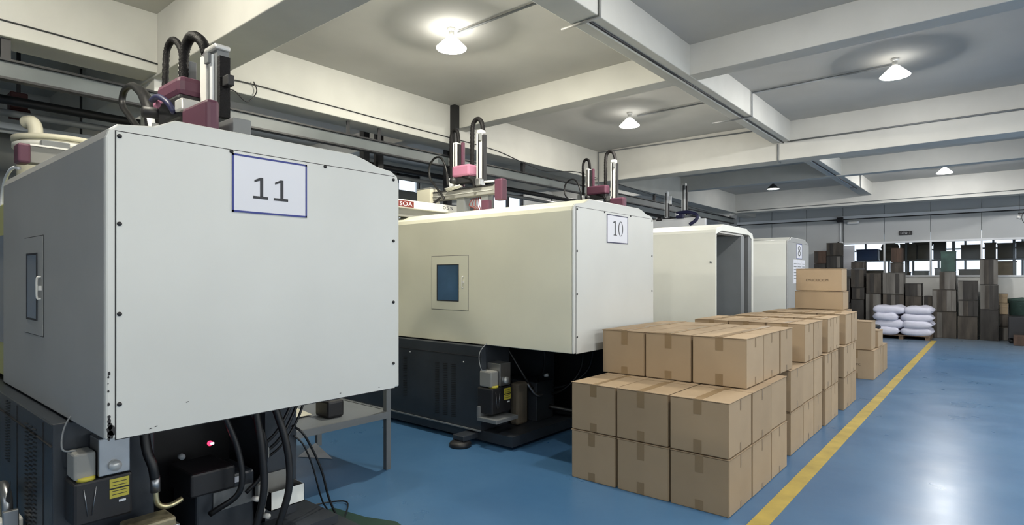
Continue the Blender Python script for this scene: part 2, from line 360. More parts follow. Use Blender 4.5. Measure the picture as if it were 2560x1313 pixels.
conduit([(-2.385, 10.9, 3.89), (-2.385, 10.9, 3.585), (-2.7, 10.9, 3.585)], .011, 'iron_grey', 'conduit wrapped around the far part of the long beam')
conduit([(-2.385, 15.3, 3.89), (-2.385, 15.3, 3.585), (-2.6, 15.3, 3.585)], .011, 'iron_grey', 'farthest conduit wrapped around the long beam near the back wall')
conduit(bez([(-5.79, .6, 3.50), (-5.79, 1.24, 3.49), (-5.79, 1.75, 3.47), (-5.785, 1.96, 3.455)]), .006, 'black', 'thin cable pinned along the left main beam above the near machine', 'cable', name='cable')
conduit(bez([(-5.79, 2.4, 3.42), (-5.78, 2.65, 3.49), (-5.79, 3.5, 3.485), (-5.79, 4.7, 3.47), (-5.79, 5.85, 3.46), (-5.79, 6.6, 3.44), (-5.79, 7.4, 3.33), (-5.79, 7.9, 3.31), (-5.79, 8.7, 3.42), (-5.79, 9.44, 3.40)]), .006, 'black',
        'thin cable sagging along the left main beam between the columns', 'cable', name='cable')
conduit(bez([(-5.79, 9.9, 3.40), (-5.79, 12, 3.32), (-5.79, 14, 3.25), (-5.79, 17, 3.2)]), .006, 'black', 'thin cable sagging along the left main beam toward the back wall', 'cable', name='cable')
t = thing('junction_box', (-5.76, 2.5, 3.3), 'small dark junction box with a looped wire beside the near column', 'box')
box(-5.80, -5.72, 2.42, 2.50, 3.24, 3.34, b=.005).build('housing', 'black', t)
MB().tube(bez([(-5.77, 2.5, 3.36), (-5.77, 2.62, 3.38), (-5.77, 2.75, 3.30), (-5.77, 2.85, 3.42), (-5.77, 2.82, 3.52)]), .006, 6).build('wire', 'black', t)
# crane rail (I beam) along the left
t = thing('steel_beam', (-5.87, 9, 3.14), 'long grey steel I beam running behind the machines below the ceiling', 'beam')
box(-5.875, -5.86, -3, 17.0, 3.08, 3.205).build('web', 'rail_grey', t)
box(-5.91, -5.825, -3, 17.0, 3.205, 3.222).build('flange', 'black', t); box(-5.91, -5.825, -3, 17.0, 3.062, 3.08).build('flange', 'black', t)
for y in (.92, 7.3, 12.0): box(-5.90, -5.85, y - .03, y + .03, 3.22, 3.385).build('hanger', 'black', t)
box(-5.80, -5.71, 5.60, 5.69, 3.06, ZC).build('hanger', 'black', t); box(-5.87, -5.71, 5.60, 5.69, 3.05, 3.065).build('hanger_foot', 'black', t)
for y in (4.0, 4.45): box(-5.875, -5.86, y - .02, y + .02, 3.22, 3.385).build('hanger', 'black', t)
box(-5.95, -5.75, 17.0, 17.04, 2.9, 3.30).build('end_bracket', 'grey_metal', t)
# pipes and ducts beyond the beam
conduit([(-8.6, YN, 2.95), (-8.6, 7.3, 2.95)], .22, 'duct_grey', 'wide grey round duct on the far left wall', 'duct', n=24, name='duct')
conduit([(-7.2, YN, 3.22), (-7.2, 17, 3.22)], .045, 'black', 'black pipe just behind the steel beam', 'pipe', n=12, name='pipe')
conduit([(-7.35, YN, 3.13), (-7.35, 17, 3.13)], .035, 'iron_grey', 'dark grey pipe running below the black pipe', 'pipe', n=12, name='pipe')
conduit([(-6.9, 6.0, 2.62), (-6.9, 16, 2.62)], .09, 'duct_grey', 'grey insulated pipe between the machines and left wall', 'pipe', n=14, name='pipe')
t = thing('tube_lamp', (-8.0, 1.7, 3.12), 'unlit tube lamp on a rail behind the hopper dryer', 'lamp')
box(-8.03, -7.97, .6, 2.2, 3.10, 3.16).build('housing', 'frame_white', t); MB().tube([(-8.0, .7, 3.07), (-8.0, 2.1, 3.07)], .016, 10).build('tube', 'alu_pale', t)
for y in (.9, 1.9): box(-8.01, -7.99, y, y + .02, 3.16, ZC).build('hanger', 'black', t)
t = thing('winch', (-7.6, 1.3, 3.2), 'dark maroon hoist box hanging from the pipes at far left', 'hoist')
box(-7.70, -7.55, 1.22, 1.36, 3.22, 3.40, b=.01).build('housing', 'maroon', t); box(-7.63, -7.60, 1.28, 1.31, 3.40, ZC).build('hanger', 'black', t); MB().cyl((-7.61, 1.22, 3.19), (-7.61, 1.38, 3.19), .06, 18).build('drum', 'maroon', t)
for y, x in ((5.3, -7.0), (6.7, -7.0), (5.05, -7.0)):
    tag(box(x - .05, x + .05, y - .05, y + .05, 0, ZC).build('post', 'black'), {5.3: 'black steel post behind the hood numbered 11, nearest the white box', 6.7: 'black steel post farther behind the middle robot', 5.05: 'black steel post left of its twin behind the near hood'}[y], 'post')

# ------------------------------------------------------------------ moulding machines
def hood_profile(y, z0=.91):
    return [(y, z0), (y, 2.09), (y + .012, 2.125), (y + .04, 2.148), (y + .17, 2.165), (y + .25, 2.205), (y + 1.13, 2.205), (y + 1.2, 2.19), (y + 1.29, 2.16), (y + 1.385, 2.148), (y + 1.425, 2.125), (y + 1.44, 2.085), (y + 1.44, z0)]
XF = -2.65
def digit_one(mb, x, y, z, w, h, s):     # front facing +X, y = left edge, w wide
    st = s; cx = y + w * .56
    mb.prism([(cx - st / 2, z + st * .7), (cx + st / 2, z + st * .7), (cx + st / 2, z + h), (cx - st * .4, z + h), (y + w * .08, z + h * .86), (y + w * .08, z + h * .76), (cx - st / 2, z + h * .86)], 'X', x, x + .001)
    mb.prism([(y, z), (y + w, z), (y + w, z + st * .8), (y, z + st * .8)], 'X', x, x + .001)
def ring(mb, x, cy, cz, ry, rz, s):
    n = 28; vs = []; fs = []
    for k in range(n):
        a = 2 * math.pi * k / n
        for q in (1, 0):
            vs.append((x, cy + (ry - s * q * 1.0) * math.cos(a), cz + (rz - s * .45 * q) * math.sin(a)))
    for k in range(n): a = 2 * k; b_ = 2 * ((k + 1) % n); fs.append((a, a + 1, b_ + 1, b_))
    mb.add(vs, fs)
def sheet(parent, y0, y1, z0, z1, ink, digits, frame=.006):
    x = XF + .008
    sg = box(x - .004, x, y0, y1, z0, z1).build('number_sheet', 'paper', parent)
    mb = MB(); f = frame
    mb.box(x, x + .001, y0, y1, z1 - f, z1); mb.box(x, x + .001, y0, y1, z0, z0 + f); mb.box(x, x + .001, y0, y0 + f, z0, z1); mb.box(x, x + .001, y1 - f, y1, z0, z1)
    mb.build('sheet_border', ink, sg)
    mb = MB(); digits(mb, x + .0005); mb.build('number', 'print_dark', sg, fix=False)
def machine(y, label, mats, xend, sheetf=None, door=None, bolts=True, seam=True, basex=-3.63, frontless=False):
    hm, fm = mats
    t = thing('moulding_machine', (-4, y + .7, 0), label, 'machine', 'injection moulding machines in a row')
    if not frontless:
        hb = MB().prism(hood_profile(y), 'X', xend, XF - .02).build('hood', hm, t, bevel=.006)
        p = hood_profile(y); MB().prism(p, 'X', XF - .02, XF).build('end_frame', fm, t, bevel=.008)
        def pp(g): return [(y + .035 - g, .905 + (0 if g else .004)), (y + .035 - g, 2.118 + g), (y + 1.405 + g * .3, 2.118 + g), (y + 1.405 + g * .3, .905 + (0 if g else .004))]
        MB().prism(pp(.004), 'X', XF, XF + .0012).build('seam', 'seam_dark', t)
        MB().prism(pp(0), 'X', XF, XF + .004).build('end_panel', fm, t)
        if bolts:
            for yy, zz in [(y + .045, 2.10), (y + .045, 1.755), (y + .045, 1.40), (y + .045, 1.045), (y + 1.395, 2.10), (y + 1.395, 1.75), (y + 1.395, 1.40), (y + 1.395, 1.05), (y + .48, 2.112), (y + .955, 2.112)]:
                MB().cyl((XF + .003, yy, zz), (XF + .008, yy, zz), .0085, 12).build('bolt', 'black', t)
        box(xend, XF - .3, y + .165, y + .170, 2.164, 2.167).build('roof_seam', 'seam_dark', t)
    if door:
        x0, x1, z0, z1, gx0, gx1, gz0, gz1, hx = door
        yy = y
        d0 = box(x0 - .004, x1 + .004, yy - .0015, yy, z0 - .004, z1 + .004).build('door_gap', 'seam_dark', t)
        d = box(x0, x1, yy - .004, yy, z0, z1).build('door', hm, t)
        mb = box(gx0, gx1, yy - .007, yy - .003, gz0, gz1); mb.build('door_window', 'glass_blue', d, bevel=.003)
        g = .008; mb = MB()
        for a in ((gx0 - g, gx1 + g, gz1, gz1 + g), (gx0 - g, gx1 + g, gz0 - g, gz0), (gx0 - g, gx0, gz0, gz1), (gx1, gx1 + g, gz0, gz1)): mb.box(a[0], a[1], yy - .009, yy - .003, a[2], a[3])
        mb.build('window_gasket', 'print_dark', d)
        mb = MB().tube(bez([(hx, yy - .004, 1.435), (hx, yy - .018, 1.44), (hx, yy - .02, 1.49), (hx, yy - .018, 1.54), (hx, yy - .004, 1.545)]), .005, 8)
        mb.box(hx - .008, hx + .016, yy - .016, yy, 1.478, 1.5); mb.build('door_handle', 'alu_pale', d)
    # base cabinet
    xb = basex; xr = -6.6
    box(xr, xb, y - .06, y + .34, .12, .90, b=.006).build('base_cabinet', 'base_dark', t)
    box(xr, xb - .45, y + .34, y + 1.2, .12, .90).build('frame_block', 'black', t)
    box(xr, xb - .003, y - .068, y - .058, .80, .805).build('ledge', 'black', t)
    box(xr, xb + .005, y - .075, y - .06, .118, .13).build('ledge', 'grey_metal', t)
    box(xr, xb + .35, y - .03, y + 1.28, .03, .12).build('skid', 'base_dark', t)
    box(xb - .45, xb, y + .90, y + 1.09, .12, .90).build('base_panel', 'base_dark', t)
    return t
def louvres(t, y, cols, z0, z1, n, w=.075):
    mb = MB()
    for cx in cols:
        for k in range(n):
            z = z0 + (z1 - z0) * k / n; mb.add([(cx - w / 2, y, z), (cx + w / 2, y, z + .006), (cx + w / 2, y, z + .013), (cx - w / 2, y, z + .007)], [(0, 1, 2, 3)])
            mb.add([(cx - w / 2, y, z + .008), (cx + w / 2, y, z + .014), (cx + w / 2, y - .005, z + .012), (cx - w / 2, y - .005, z + .006)], [(0, 1, 2, 3)])
    return stuff(mb.build('louvre_slots', 'black', t, fix=False))

# --- the near machine (sheet 11)
def d11(mb, x):
    digit_one(mb, x, Y11 + .578, 1.910, .072, .10, .0150); digit_one(mb, x, Y11 + .678, 1.910, .072, .10, .0150)
Y11 = .711
m11 = machine(Y11, 'nearest moulding machine, big pale hood with a blue-framed sheet reading 11', ('hood_grey_shaded', 'hood_grey'), -4.60,
              door=(-4.02, -3.62, 1.25, 1.75, -3.94, -3.73, 1.33, 1.66, -3.655), basex=-3.16)
sheet(m11, 1.192, 1.562, 1.84, 2.105, 'blue_ink', d11, .0085)
louvres(m11, Y11 - .0615, [-3.64, -3.555, -3.47], .30, .84, 26, .06); louvres(m11, Y11 - .0615, [-4.12, -4.05], .55, .88, 22, .045)
for x in (-3.32, -3.86, -4.35): box(x, x + .005, Y11 - .063, Y11 - .058, .13, .885).build('seam', 'black', m11)
# paint chips along the near lower corner
mb = MB(); random.seed(3)
for z, s_ in ((1.17, .011), (1.155, .006), (1.10, .006), (1.05, .008), (1.0, .010), (.985, .012), (.965, .018), (.945, .026), (.93, .020), (.915, .010), (1.13, .004)):
    k = 7; ring_ = [(XF + .0015, Y11 + .006 + s_ * .5 + s_ * .6 * math.cos(6.28 * i / k) * random.uniform(.6, 1.2), z + s_ * .9 * math.sin(6.28 * i / k) * random.uniform(.6, 1.3)) for i in range(k)]
    mb.add(ring_, [tuple(range(k))])
for (yy, z) in ((1.0, 1.01), (.86, .925), (.88, .93), (1.75, .93), (2.0, .925)):
    mb.add([(XF + .0055, yy, z), (XF + .0055, yy + .012, z + .002), (XF + .0055, yy + .01, z + .005), (XF + .0055, yy + .002, z + .004)], [(0, 1, 2, 3)])
stuff(mb.build('paint_chips', 'seam_dark', m11, fix=False))
# centre section guard left of the hood
g = box(-7.4, -4.63, Y11 + .02, Y11 + 1.4, .93, 2.0, b=.01).build('guard_cover', 'yellow_paint', m11)
box(-6.6, -4.66, Y11 + .012, Y11 + .02, 1.14, 1.80).build('guard_window', 'glass_blue', g)
# --- second machine (sheet 10)
Y10 = 3.955
def d10(mb, x):
    c = 4.66
    mb.prism([(c - .075, 1.915), (c - .015, 1.915), (c - .015, 1.92), (c - .037, 1.925), (c - .037, 2.045), (c - .052, 2.045), (c - .082, 2.035), (c - .082, 2.03), (c - .053, 2.03), (c - .053, 1.925), (c - .075, 1.92)], 'X', x, x + .001)
    ring(mb, x + .001, c + .055, 1.98, .042, .068, .012)
m10 = machine(Y10, 'second moulding machine, cream hood with a sheet reading 10', ('hood_cream', 'hood_grey'), -5.2,
              door=(-4.36, -3.85, 1.22, 1.745, -4.27, -3.98, 1.31, 1.655, -3.915))
sheet(m10, 4.47, 4.85, 1.845, 2.10, 'navy_ink', d10, .009)
louvres(m10, Y10 - .0615, [-4.215, -4.10, -3.985], .20, .71, 30, .06); louvres(m10, Y10 - .0615, [-4.70], .30, .72, 24, .06)
for x, z in ((-4.62, .77), (-3.85, .74)): MB().cyl((x, Y10 - .06, z), (x, Y10 - .066, z), .007, 8).build('screw', 'alu_pale', m10)
f = MB(); f.lathe((-3.74, 3.74, 0), [(0, 0), (.10, 0), (.10, .03), (.085, .045), (.03, .05), (0, .05)], 24); f.build('foot_pad', 'black', m10)
box(-3.82, -3.68, 3.72, 3.92, .05, .10, b=.008).build('foot_bracket', 'base_dark', m10)
# --- third machine, open ended hood
Y9 = 7.09
m9 = machine(Y9, 'third moulding machine, white hood with its end open and dark inside', None or ('hood_white', 'hood_white'), -4.6, frontless=True)
w9 = .02
MB().prism([(Y9, .91), (Y9, 2.09), (Y9 + .012, 2.125), (Y9 + .04, 2.148), (Y9 + .17, 2.165), (Y9 + .25, 2.205), (Y9 + 1.13, 2.205), (Y9 + 1.29, 2.16), (Y9 + 1.4, 2.148), (Y9 + 1.44, 2.085), (Y9 + 1.44, .91),
            (Y9 + 1.38, .91), (Y9 + 1.38, 2.06), (Y9 + 1.25, 2.12), (Y9 + .2, 2.12), (Y9 + .03, 2.07), (Y9 + .03, .91)], 'X', -4.6, XF).build('hood', 'hood_white', m9, bevel=.006)
box(-4.6, -3.25, Y9 + .03, Y9 + 1.38, 1.58, 2.1).build('inner_panel', 'grey_metal', m9); box(-4.6, -3.25, Y9 + .03, Y9 + 1.38, .91, 1.56).build('inner_panel', 'grey_metal', m9)
box(-3.25, XF - .01, Y9 + 1.25, Y9 + 1.38, .91, 2.1).build('inner_post', 'iron_grey', m9); box(-3.25, XF - .03, Y9 + 1.0, Y9 + 1.14, .91, 2.1).build('inner_post', 'grey_metal', m9)
box(-2.80, XF - .03, Y9 + .2, Y9 + 1.1, 2.095, 2.115).build('light_strip', 'alu_pale', m9)
for z in (1.42, 1.52): MB().cyl((-3.25, Y9 + .35, z), (-3.2, Y9 + .35, z), .02, 10).build('knob', 'black', m9)
MB().cyl((XF - .06, Y9 - .002, 1.72), (XF - .06, Y9 - .02, 1.72), .012, 10).build('catch', 'steel', m9)
# --- fourth machine
Y8 = 10.27
def d8(mb, x): ring(mb, x + .001, 11.0, 2.03, .08, .04, .03); ring(mb, x + .001, 11.0, 1.94, .09, .045, .03)
m8 = machine(Y8, 'farthest moulding machine, white hood with papers taped on its end', ('hood_white', 'hood_grey_shaded'), -4.6, bolts=False)
sheet(m8, 10.82, 11.19, 1.845, 2.11, 'blue_ink', d8, .012)
for a, b_ in ((10.62, 10.85), (10.86, 11.16), (11.17, 11.4)):
    s_ = box(XF + .004, XF + .009, a, b_, 1.42, 1.83).build('notice_sheet', 'paper', m8)
    mb = MB(); [mb.box(XF + .009, XF + .010, a + .03, b_ - .03, z, z + .015) for z in (1.75, 1.7, 1.65, 1.6, 1.55, 1.5)]; mb.build('printed_lines', 'grey_metal', s_)

# --- lubrication pumps (part of the machines)
def pump(parent, x, y, z, s=1.0):
    def bx(a0, a1, b0, b1, c0, c1, b=.004): return box(x + a0 * s, x + a1 * s, y + b0 * s, y + b1 * s, z + c0 * s, z + c1 * s, b=b * s)
    p = bx(-.12, .03, -.11, .11, -.19, .0, .012).build('oil_reservoir', 'black', parent)
    bx(-.10, .028, -.02, .10, .005, .17).build('pump_housing', 'steel', p)
    bx(-.10, .015, -.105, -.025, .005, .12, .01).build('pump_motor', 'duct_grey', p)
    MB().cyl((x + .028 * s, y + .04 * s, z + .045 * s), (x + .045 * s, y + .04 * s, z + .045 * s), .024 * s, 18).build('pressure_gauge', 'alu', p)
    for c0, c1 in ((-.055, -.015), (-.10, -.062)):
        bx(.030, .032, .02, .095, c0, c1, 0).build('warning_label', 'yellow_label', p)
    mb = MB()
    for q in (-.07, -.045, -.085, -.03): mb.box(x + .032 * s, x + .0325 * s, y + .03 * s, y + .085 * s, z + (q - .0015) * s, z + (q + .0015) * s)
    mb.build('label_print', 'print_dark', p)
    bx(.030, .033, .055, .082, -.122, -.112, 0).build('maker_plate', 'frame_white', p)
    MB().tube([(x + .035 * s, y - .075 * s, z - .03 * s), (x + .035 * s, y - .06 * s, z - .15 * s), (x + .035 * s, y - .045 * s, z - .15 * s), (x + .035 * s, y - .03 * s, z - .03 * s)], .002, 6).build('sight_glass', 'steel', p)
    MB().cyl((x + .0 * s, y - .06 * s, z), (x, y - .06 * s, z + .015 * s), .035 * s, 14).build('filler_cap', 'yellow_label', p)
    MB().tube(bez([(x - .05 * s, y - .08 * s, z + .12 * s), (x - .06 * s, y - .13 * s, z + .14 * s), (x - .1 * s, y - .1 * s, z + .25 * s), (x - .1, y + .0 * s, z + .34 * s)]), .004, 6).build('oil_line', 'grey_metal', p)
pump(m11, -3.03, .80, .665)
pump(m10, -3.50, 4.0, .535, 1.25)
tr = box(-3.62, -3.38, 3.83, 4.13, .235, .27, b=.004).build('drip_tray', 'iron_grey', m10); box(-3.62, -3.60, 3.83, 4.13, .27, .36).build('tray_back', 'iron_grey', tr)
box(-3.60, -3.50, 4.27, 4.43, .12, .52, b=.02).build('bracket', 'dusty_box', m10)
box(-3.9, -3.45, 4.50, 4.78, .12, .5, b=.01).build('valve_block', 'base_dark', m10)
def hoses(parent, specs, m='rubber'):
    for pts, r in specs: MB().tube(bez(pts, 10), r, 12).build('hose', m, parent)
hoses(m10, [([(-3.2, 4.95, .95), (-3.25, 4.98, .6), (-3.4, 4.85, .38), (-3.55, 4.6, .35)], .014), ([(-3.1, 5.0, .95), (-3.2, 5.05, .6), (-3.4, 4.9, .42), (-3.6, 4.65, .42)], .014),
            ([(-3.0, 5.1, .95), (-3.0, 5.15, .7), (-3.15, 5.2, .4), (-3.3, 5.2, .15)], .016), ([(-3.7, 4.3, .9), (-3.55, 4.4, .6), (-3.5, 4.5, .45), (-3.5, 4.62, .43)], .014),
            ([(-3.45, 4.7, .24), (-3.2, 4.85, .2), (-2.95, 5.0, .22), (-2.8, 5.1, .3)], .022), ([(-3.3, 4.4, .95), (-3.35, 4.5, .7), (-3.5, 4.6, .5), (-3.6, 4.8, .35)], .012)])
MB().tube(bez([(-3.50, 4.42, .50), (-3.46, 4.47, .41), (-3.44, 4.52, .375), (-3.46, 4.60, .372)]), .013, 10).build('pipe_elbow', 'steel', m10)
MB().cyl((-3.44, 4.62, .56), (-3.40, 4.62, .57), .016, 12).build('fitting', 'alu_pale', m10)
for mm, yy in ((m10, Y10), (m9, Y9)): box(-4.1, -2.80, yy + 1.25, yy + 1.28, .05, .90).build('shade_panel', 'black', mm)  # black panels added to keep the space under the hoods dark
# near machine underside details
box(-3.16, -2.93, .98, 1.93, .12, .165).build('floor_plate', 'base_dark', m11)
box(-3.4, -3.1, 1.22, 1.52, .18, .50, b=.015).build('valve_block', 'base_dark', m11)
box(-3.35, -3.06, 1.18, 1.40, .44, .56, b=.012).build('valve_block', 'black', m11)
box(-3.095, -3.09, 1.34, 1.43, .455, .485).build('valve_plate', 'paper', m11)
box(-3.098, -3.09, 1.30, 1.50, .33, .43).build('valve_plate', 'iron_grey', m11)
hoses(m11, [([(-2.95, 1.44, .93), (-2.92, 1.47, .65), (-2.92, 1.48, .42), (-2.95, 1.44, .20)], .019), ([(-2.95, 1.53, .93), (-2.91, 1.60, .65), (-2.90, 1.61, .42), (-2.93, 1.56, .20)], .019),
            ([(-3.0, 1.28, .93), (-2.97, 1.37, .66), (-2.97, 1.38, .45), (-3.06, 1.27, .34)], .015), ([(-3.05, 1.40, .93), (-3.0, 1.52, .7), (-3.02, 1.53, .5), (-3.05, 1.45, .4)], .011),
            ([(-3.08, 1.80, .93), (-3.06, 1.73, .78), (-3.06, 1.64, .64), (-3.1, 1.55, .56)], .009), ([(-3.08, 1.77, .93), (-3.06, 1.70, .80), (-3.06, 1.62, .68), (-3.1, 1.54, .6)], .009), ([(-3.08, 1.83, .93), (-3.06, 1.76, .75), (-3.06, 1.66, .61), (-3.1, 1.57, .53)], .007),
            ([(-3.1, .98, .93), (-3.05, .98, .75), (-3.03, 1.00, .66), (-3.03, 1.01, .60)], .022)])
MB().cyl((-3.03, 1.01, .61), (-3.03, 1.012, .535), .021, 14).build('hose_ferrule', 'steel', m11)
MB().tube(bez([(-3.03, 1.012, .54), (-3.03, 1.02, .48), (-3.03, 1.05, .455), (-3.03, 1.09, .455), (-3.04, 1.13, .465)]), .013, 12).build('pipe_elbow', 'brass', m11)
for z, q in ((.47, 0), (.40, .03), (.36, .06)): MB().cyl((-3.02, 1.475 + q, z - .1), (-2.99, 1.485 + q, z - .1), .014, 10).build('fitting', 'alu_pale', m11)
box(-3.06, -3.03, 1.53, 1.57, .56, .62, b=.006).build('cable_clamp', 'duct_grey', m11); box(-3.06, -3.02, 1.50, 1.56, .36, .43, b=.006).build('cable_clamp', 'duct_grey', m11)
bm = bmesh.new(); bmesh.ops.create_uvsphere(bm, u_segments=12, v_segments=8, radius=.013); bmesh.ops.translate(bm, vec=(-3.06, 1.27, .70), verts=bm.verts)
MB().bm(bm, True).build('indicator_lamp', 'red_led', m11)
box(-3.046, -3.04, 1.268, 1.282, .697, .706).build('lamp_core', 'led_core', m11)
MB().cyl((-3.06, 1.13, .67), (-3.03, 1.13, .67), .014, 12).build('fitting', 'iron_grey', m11)
# finned filter by the near machine
t = thing('filter_unit', (-2.93, 1.12, 0), 'dirty brass-coloured finned filter unit under the nearest machine', 'filter')
box(-3.02, -2.88, .86, 1.05, 0, .45, b=.012).build('body', 'dirty_metal', t)
for k in range(3): box(-3.0, -2.88, .80 + k * .02, .808 + k * .02, 0, .45 - k * .005, b=.003).build('fin', 'iron_grey', t)
box(-3.03, -2.87, .85, 1.06, .405, .415, b=.003).build('rim', 'steel', t)
# open tray bracket on the panel
t = thing('parts_bin', (-3.05, 1.72, .24), 'open pale sheet-metal bin fixed to the near machine base', 'bin')
box(-3.154, -3.148, 1.57, 1.77, .30, .435).build('back_plate', 'duct_grey', t)
box(-3.148, -3.02, 1.57, 1.77, .270, .275).build('bottom', 'steel', t); box(-3.024, -3.02, 1.57, 1.77, .27, .37).build('front', 'hood_white', t)
box(-3.148, -3.02, 1.57, 1.574, .27, .37).build('side', 'black', t); box(-3.148, -3.02, 1.766, 1.77, .27, .37).build('side', 'steel', t)
for yy in (1.60, 1.74): MB().cyl((-3.148, yy, .41), (-3.144, yy, .41), .009, 10).build('screw_hole', 'black', t)
# valve + white pipes at lower left
t = thing('valve_assembly', (-3.98, .58, 0), 'white and steel pipe valves beside the louvred base, lower left corner', 'valve')
MB().tube(bez([(-4.15, .58, .46), (-4.09, .57, .40), (-4.03, .56, .30), (-4.01, .56, .12)]), .028, 12).build('pipe', 'cream_plastic', t)
MB().tube(bez([(-4.13, .60, .42), (-4.03, .59, .50), (-3.93, .59, .46), (-3.91, .59, .36)]), .022, 12).build('pipe', 'steel', t)
MB().tube(bez([(-4.07, .59, .02), (-4.01, .58, .12), (-3.95, .58, .25), (-3.91, .59, .36)]), .026, 12).build('pipe', 'iron_grey', t)
box(-3.95, -3.85, .54, .64, .27, .37, b=.01).build('valve_body', 'alu_pale', t); box(-3.86, -3.83, .56, .62, .30, .42, b=.004).build('valve_flange', 'steel', t)
MB().add([(-3.91, .58, .45), (-3.85, .59, .45), (-3.90, .60, .55), (-3.91, .60, .45)], [(0, 1, 2), (1, 3, 2), (0, 2, 3), (0, 3, 1)]).build('lever', 'black', t)
tag(MB().tube([(-3.83, .61, .33), (-3.40, .60, .012)], .010, 8).build('rod', 'iron_grey'), 'thin grey rod leaning down from the valves at lower left', 'rod')

t.location.x += .20; bpy.data.objects['rod'].location.x += .20

# ------------------------------------------------------------------ hopper dryer + take-out robots
t = thing('hopper_dryer', (-6.0, 1.3, 2.0), 'cream cylindrical hopper dryer with a spout, behind the nearest hood', 'dryer')
cx, cy = -6.0, 1.30
MB().lathe((cx, cy, 0), [(.0, 2.0), (.29, 2.0), (.29, 2.63), (.28, 2.64), (0, 2.65)], 40).build('drum', 'cream_plastic', t)
MB().lathe((cx, cy, 0), [(.29, 2.58), (.32, 2.58), (.32, 2.615), (.29, 2.62)], 40).build('rim', 'alu_pale', t)
MB().lathe((cx, cy, 0), [(.29, 2.635), (.325, 2.635), (.325, 2.67), (0, 2.685)], 40).build('lid', 'cream_plastic', t)
MB().tube(bez([(cx - .23, cy - .13, 2.66), (cx - .23, cy - .13, 2.79), (cx - .25, cy - .15, 2.85), (cx - .31, cy - .18, 2.85)]), .052, 18).build('spout', 'cream_plastic', t)
MB().cyl((cx - .28, cy - .05, 2.50), (cx - .42, cy - .05, 2.50), .05, 14).build('side_pipe', 'cream_plastic', t)
box(cx - .34, cx + .34, cy - .3, cy + .3, 2.0, 2.04, b=.01).build('hopper_frame', 'iron_grey', t)
t = thing('sprue_picker', (-4.0, .82, 2.2), 'small picker beam with a violet end cap in front of the hopper dryer', 'robot')
box(-4.50, -4.40, .80, 1.35, 2.225, 2.325, b=.004).build('beam', 'duct_grey', t); box(-4.49, -4.37, .74, .80, 2.215, 2.33, b=.012).build('end_cap', 'purple', t)
box(-4.51, -4.39, .80, 1.35, 2.325, 2.335).build('beam_strip', 'alu_pale', t); box(-4.48, -4.42, .86, 1.0, 2.335, 2.375, b=.005).build('carriage', 'iron_grey', t)
box(-4.50, -4.42, .86, .96, 2.205, 2.225).build('support', 'iron_grey', t)
MB().tube(bez([(-4.45, .76, 2.19), (-4.55, .745, 2.20), (-4.70, .74, 2.16), (-4.80, .74, 2.08), (-4.83, .74, 1.98)]), .010, 8).build('cable', 'frame_white', t)

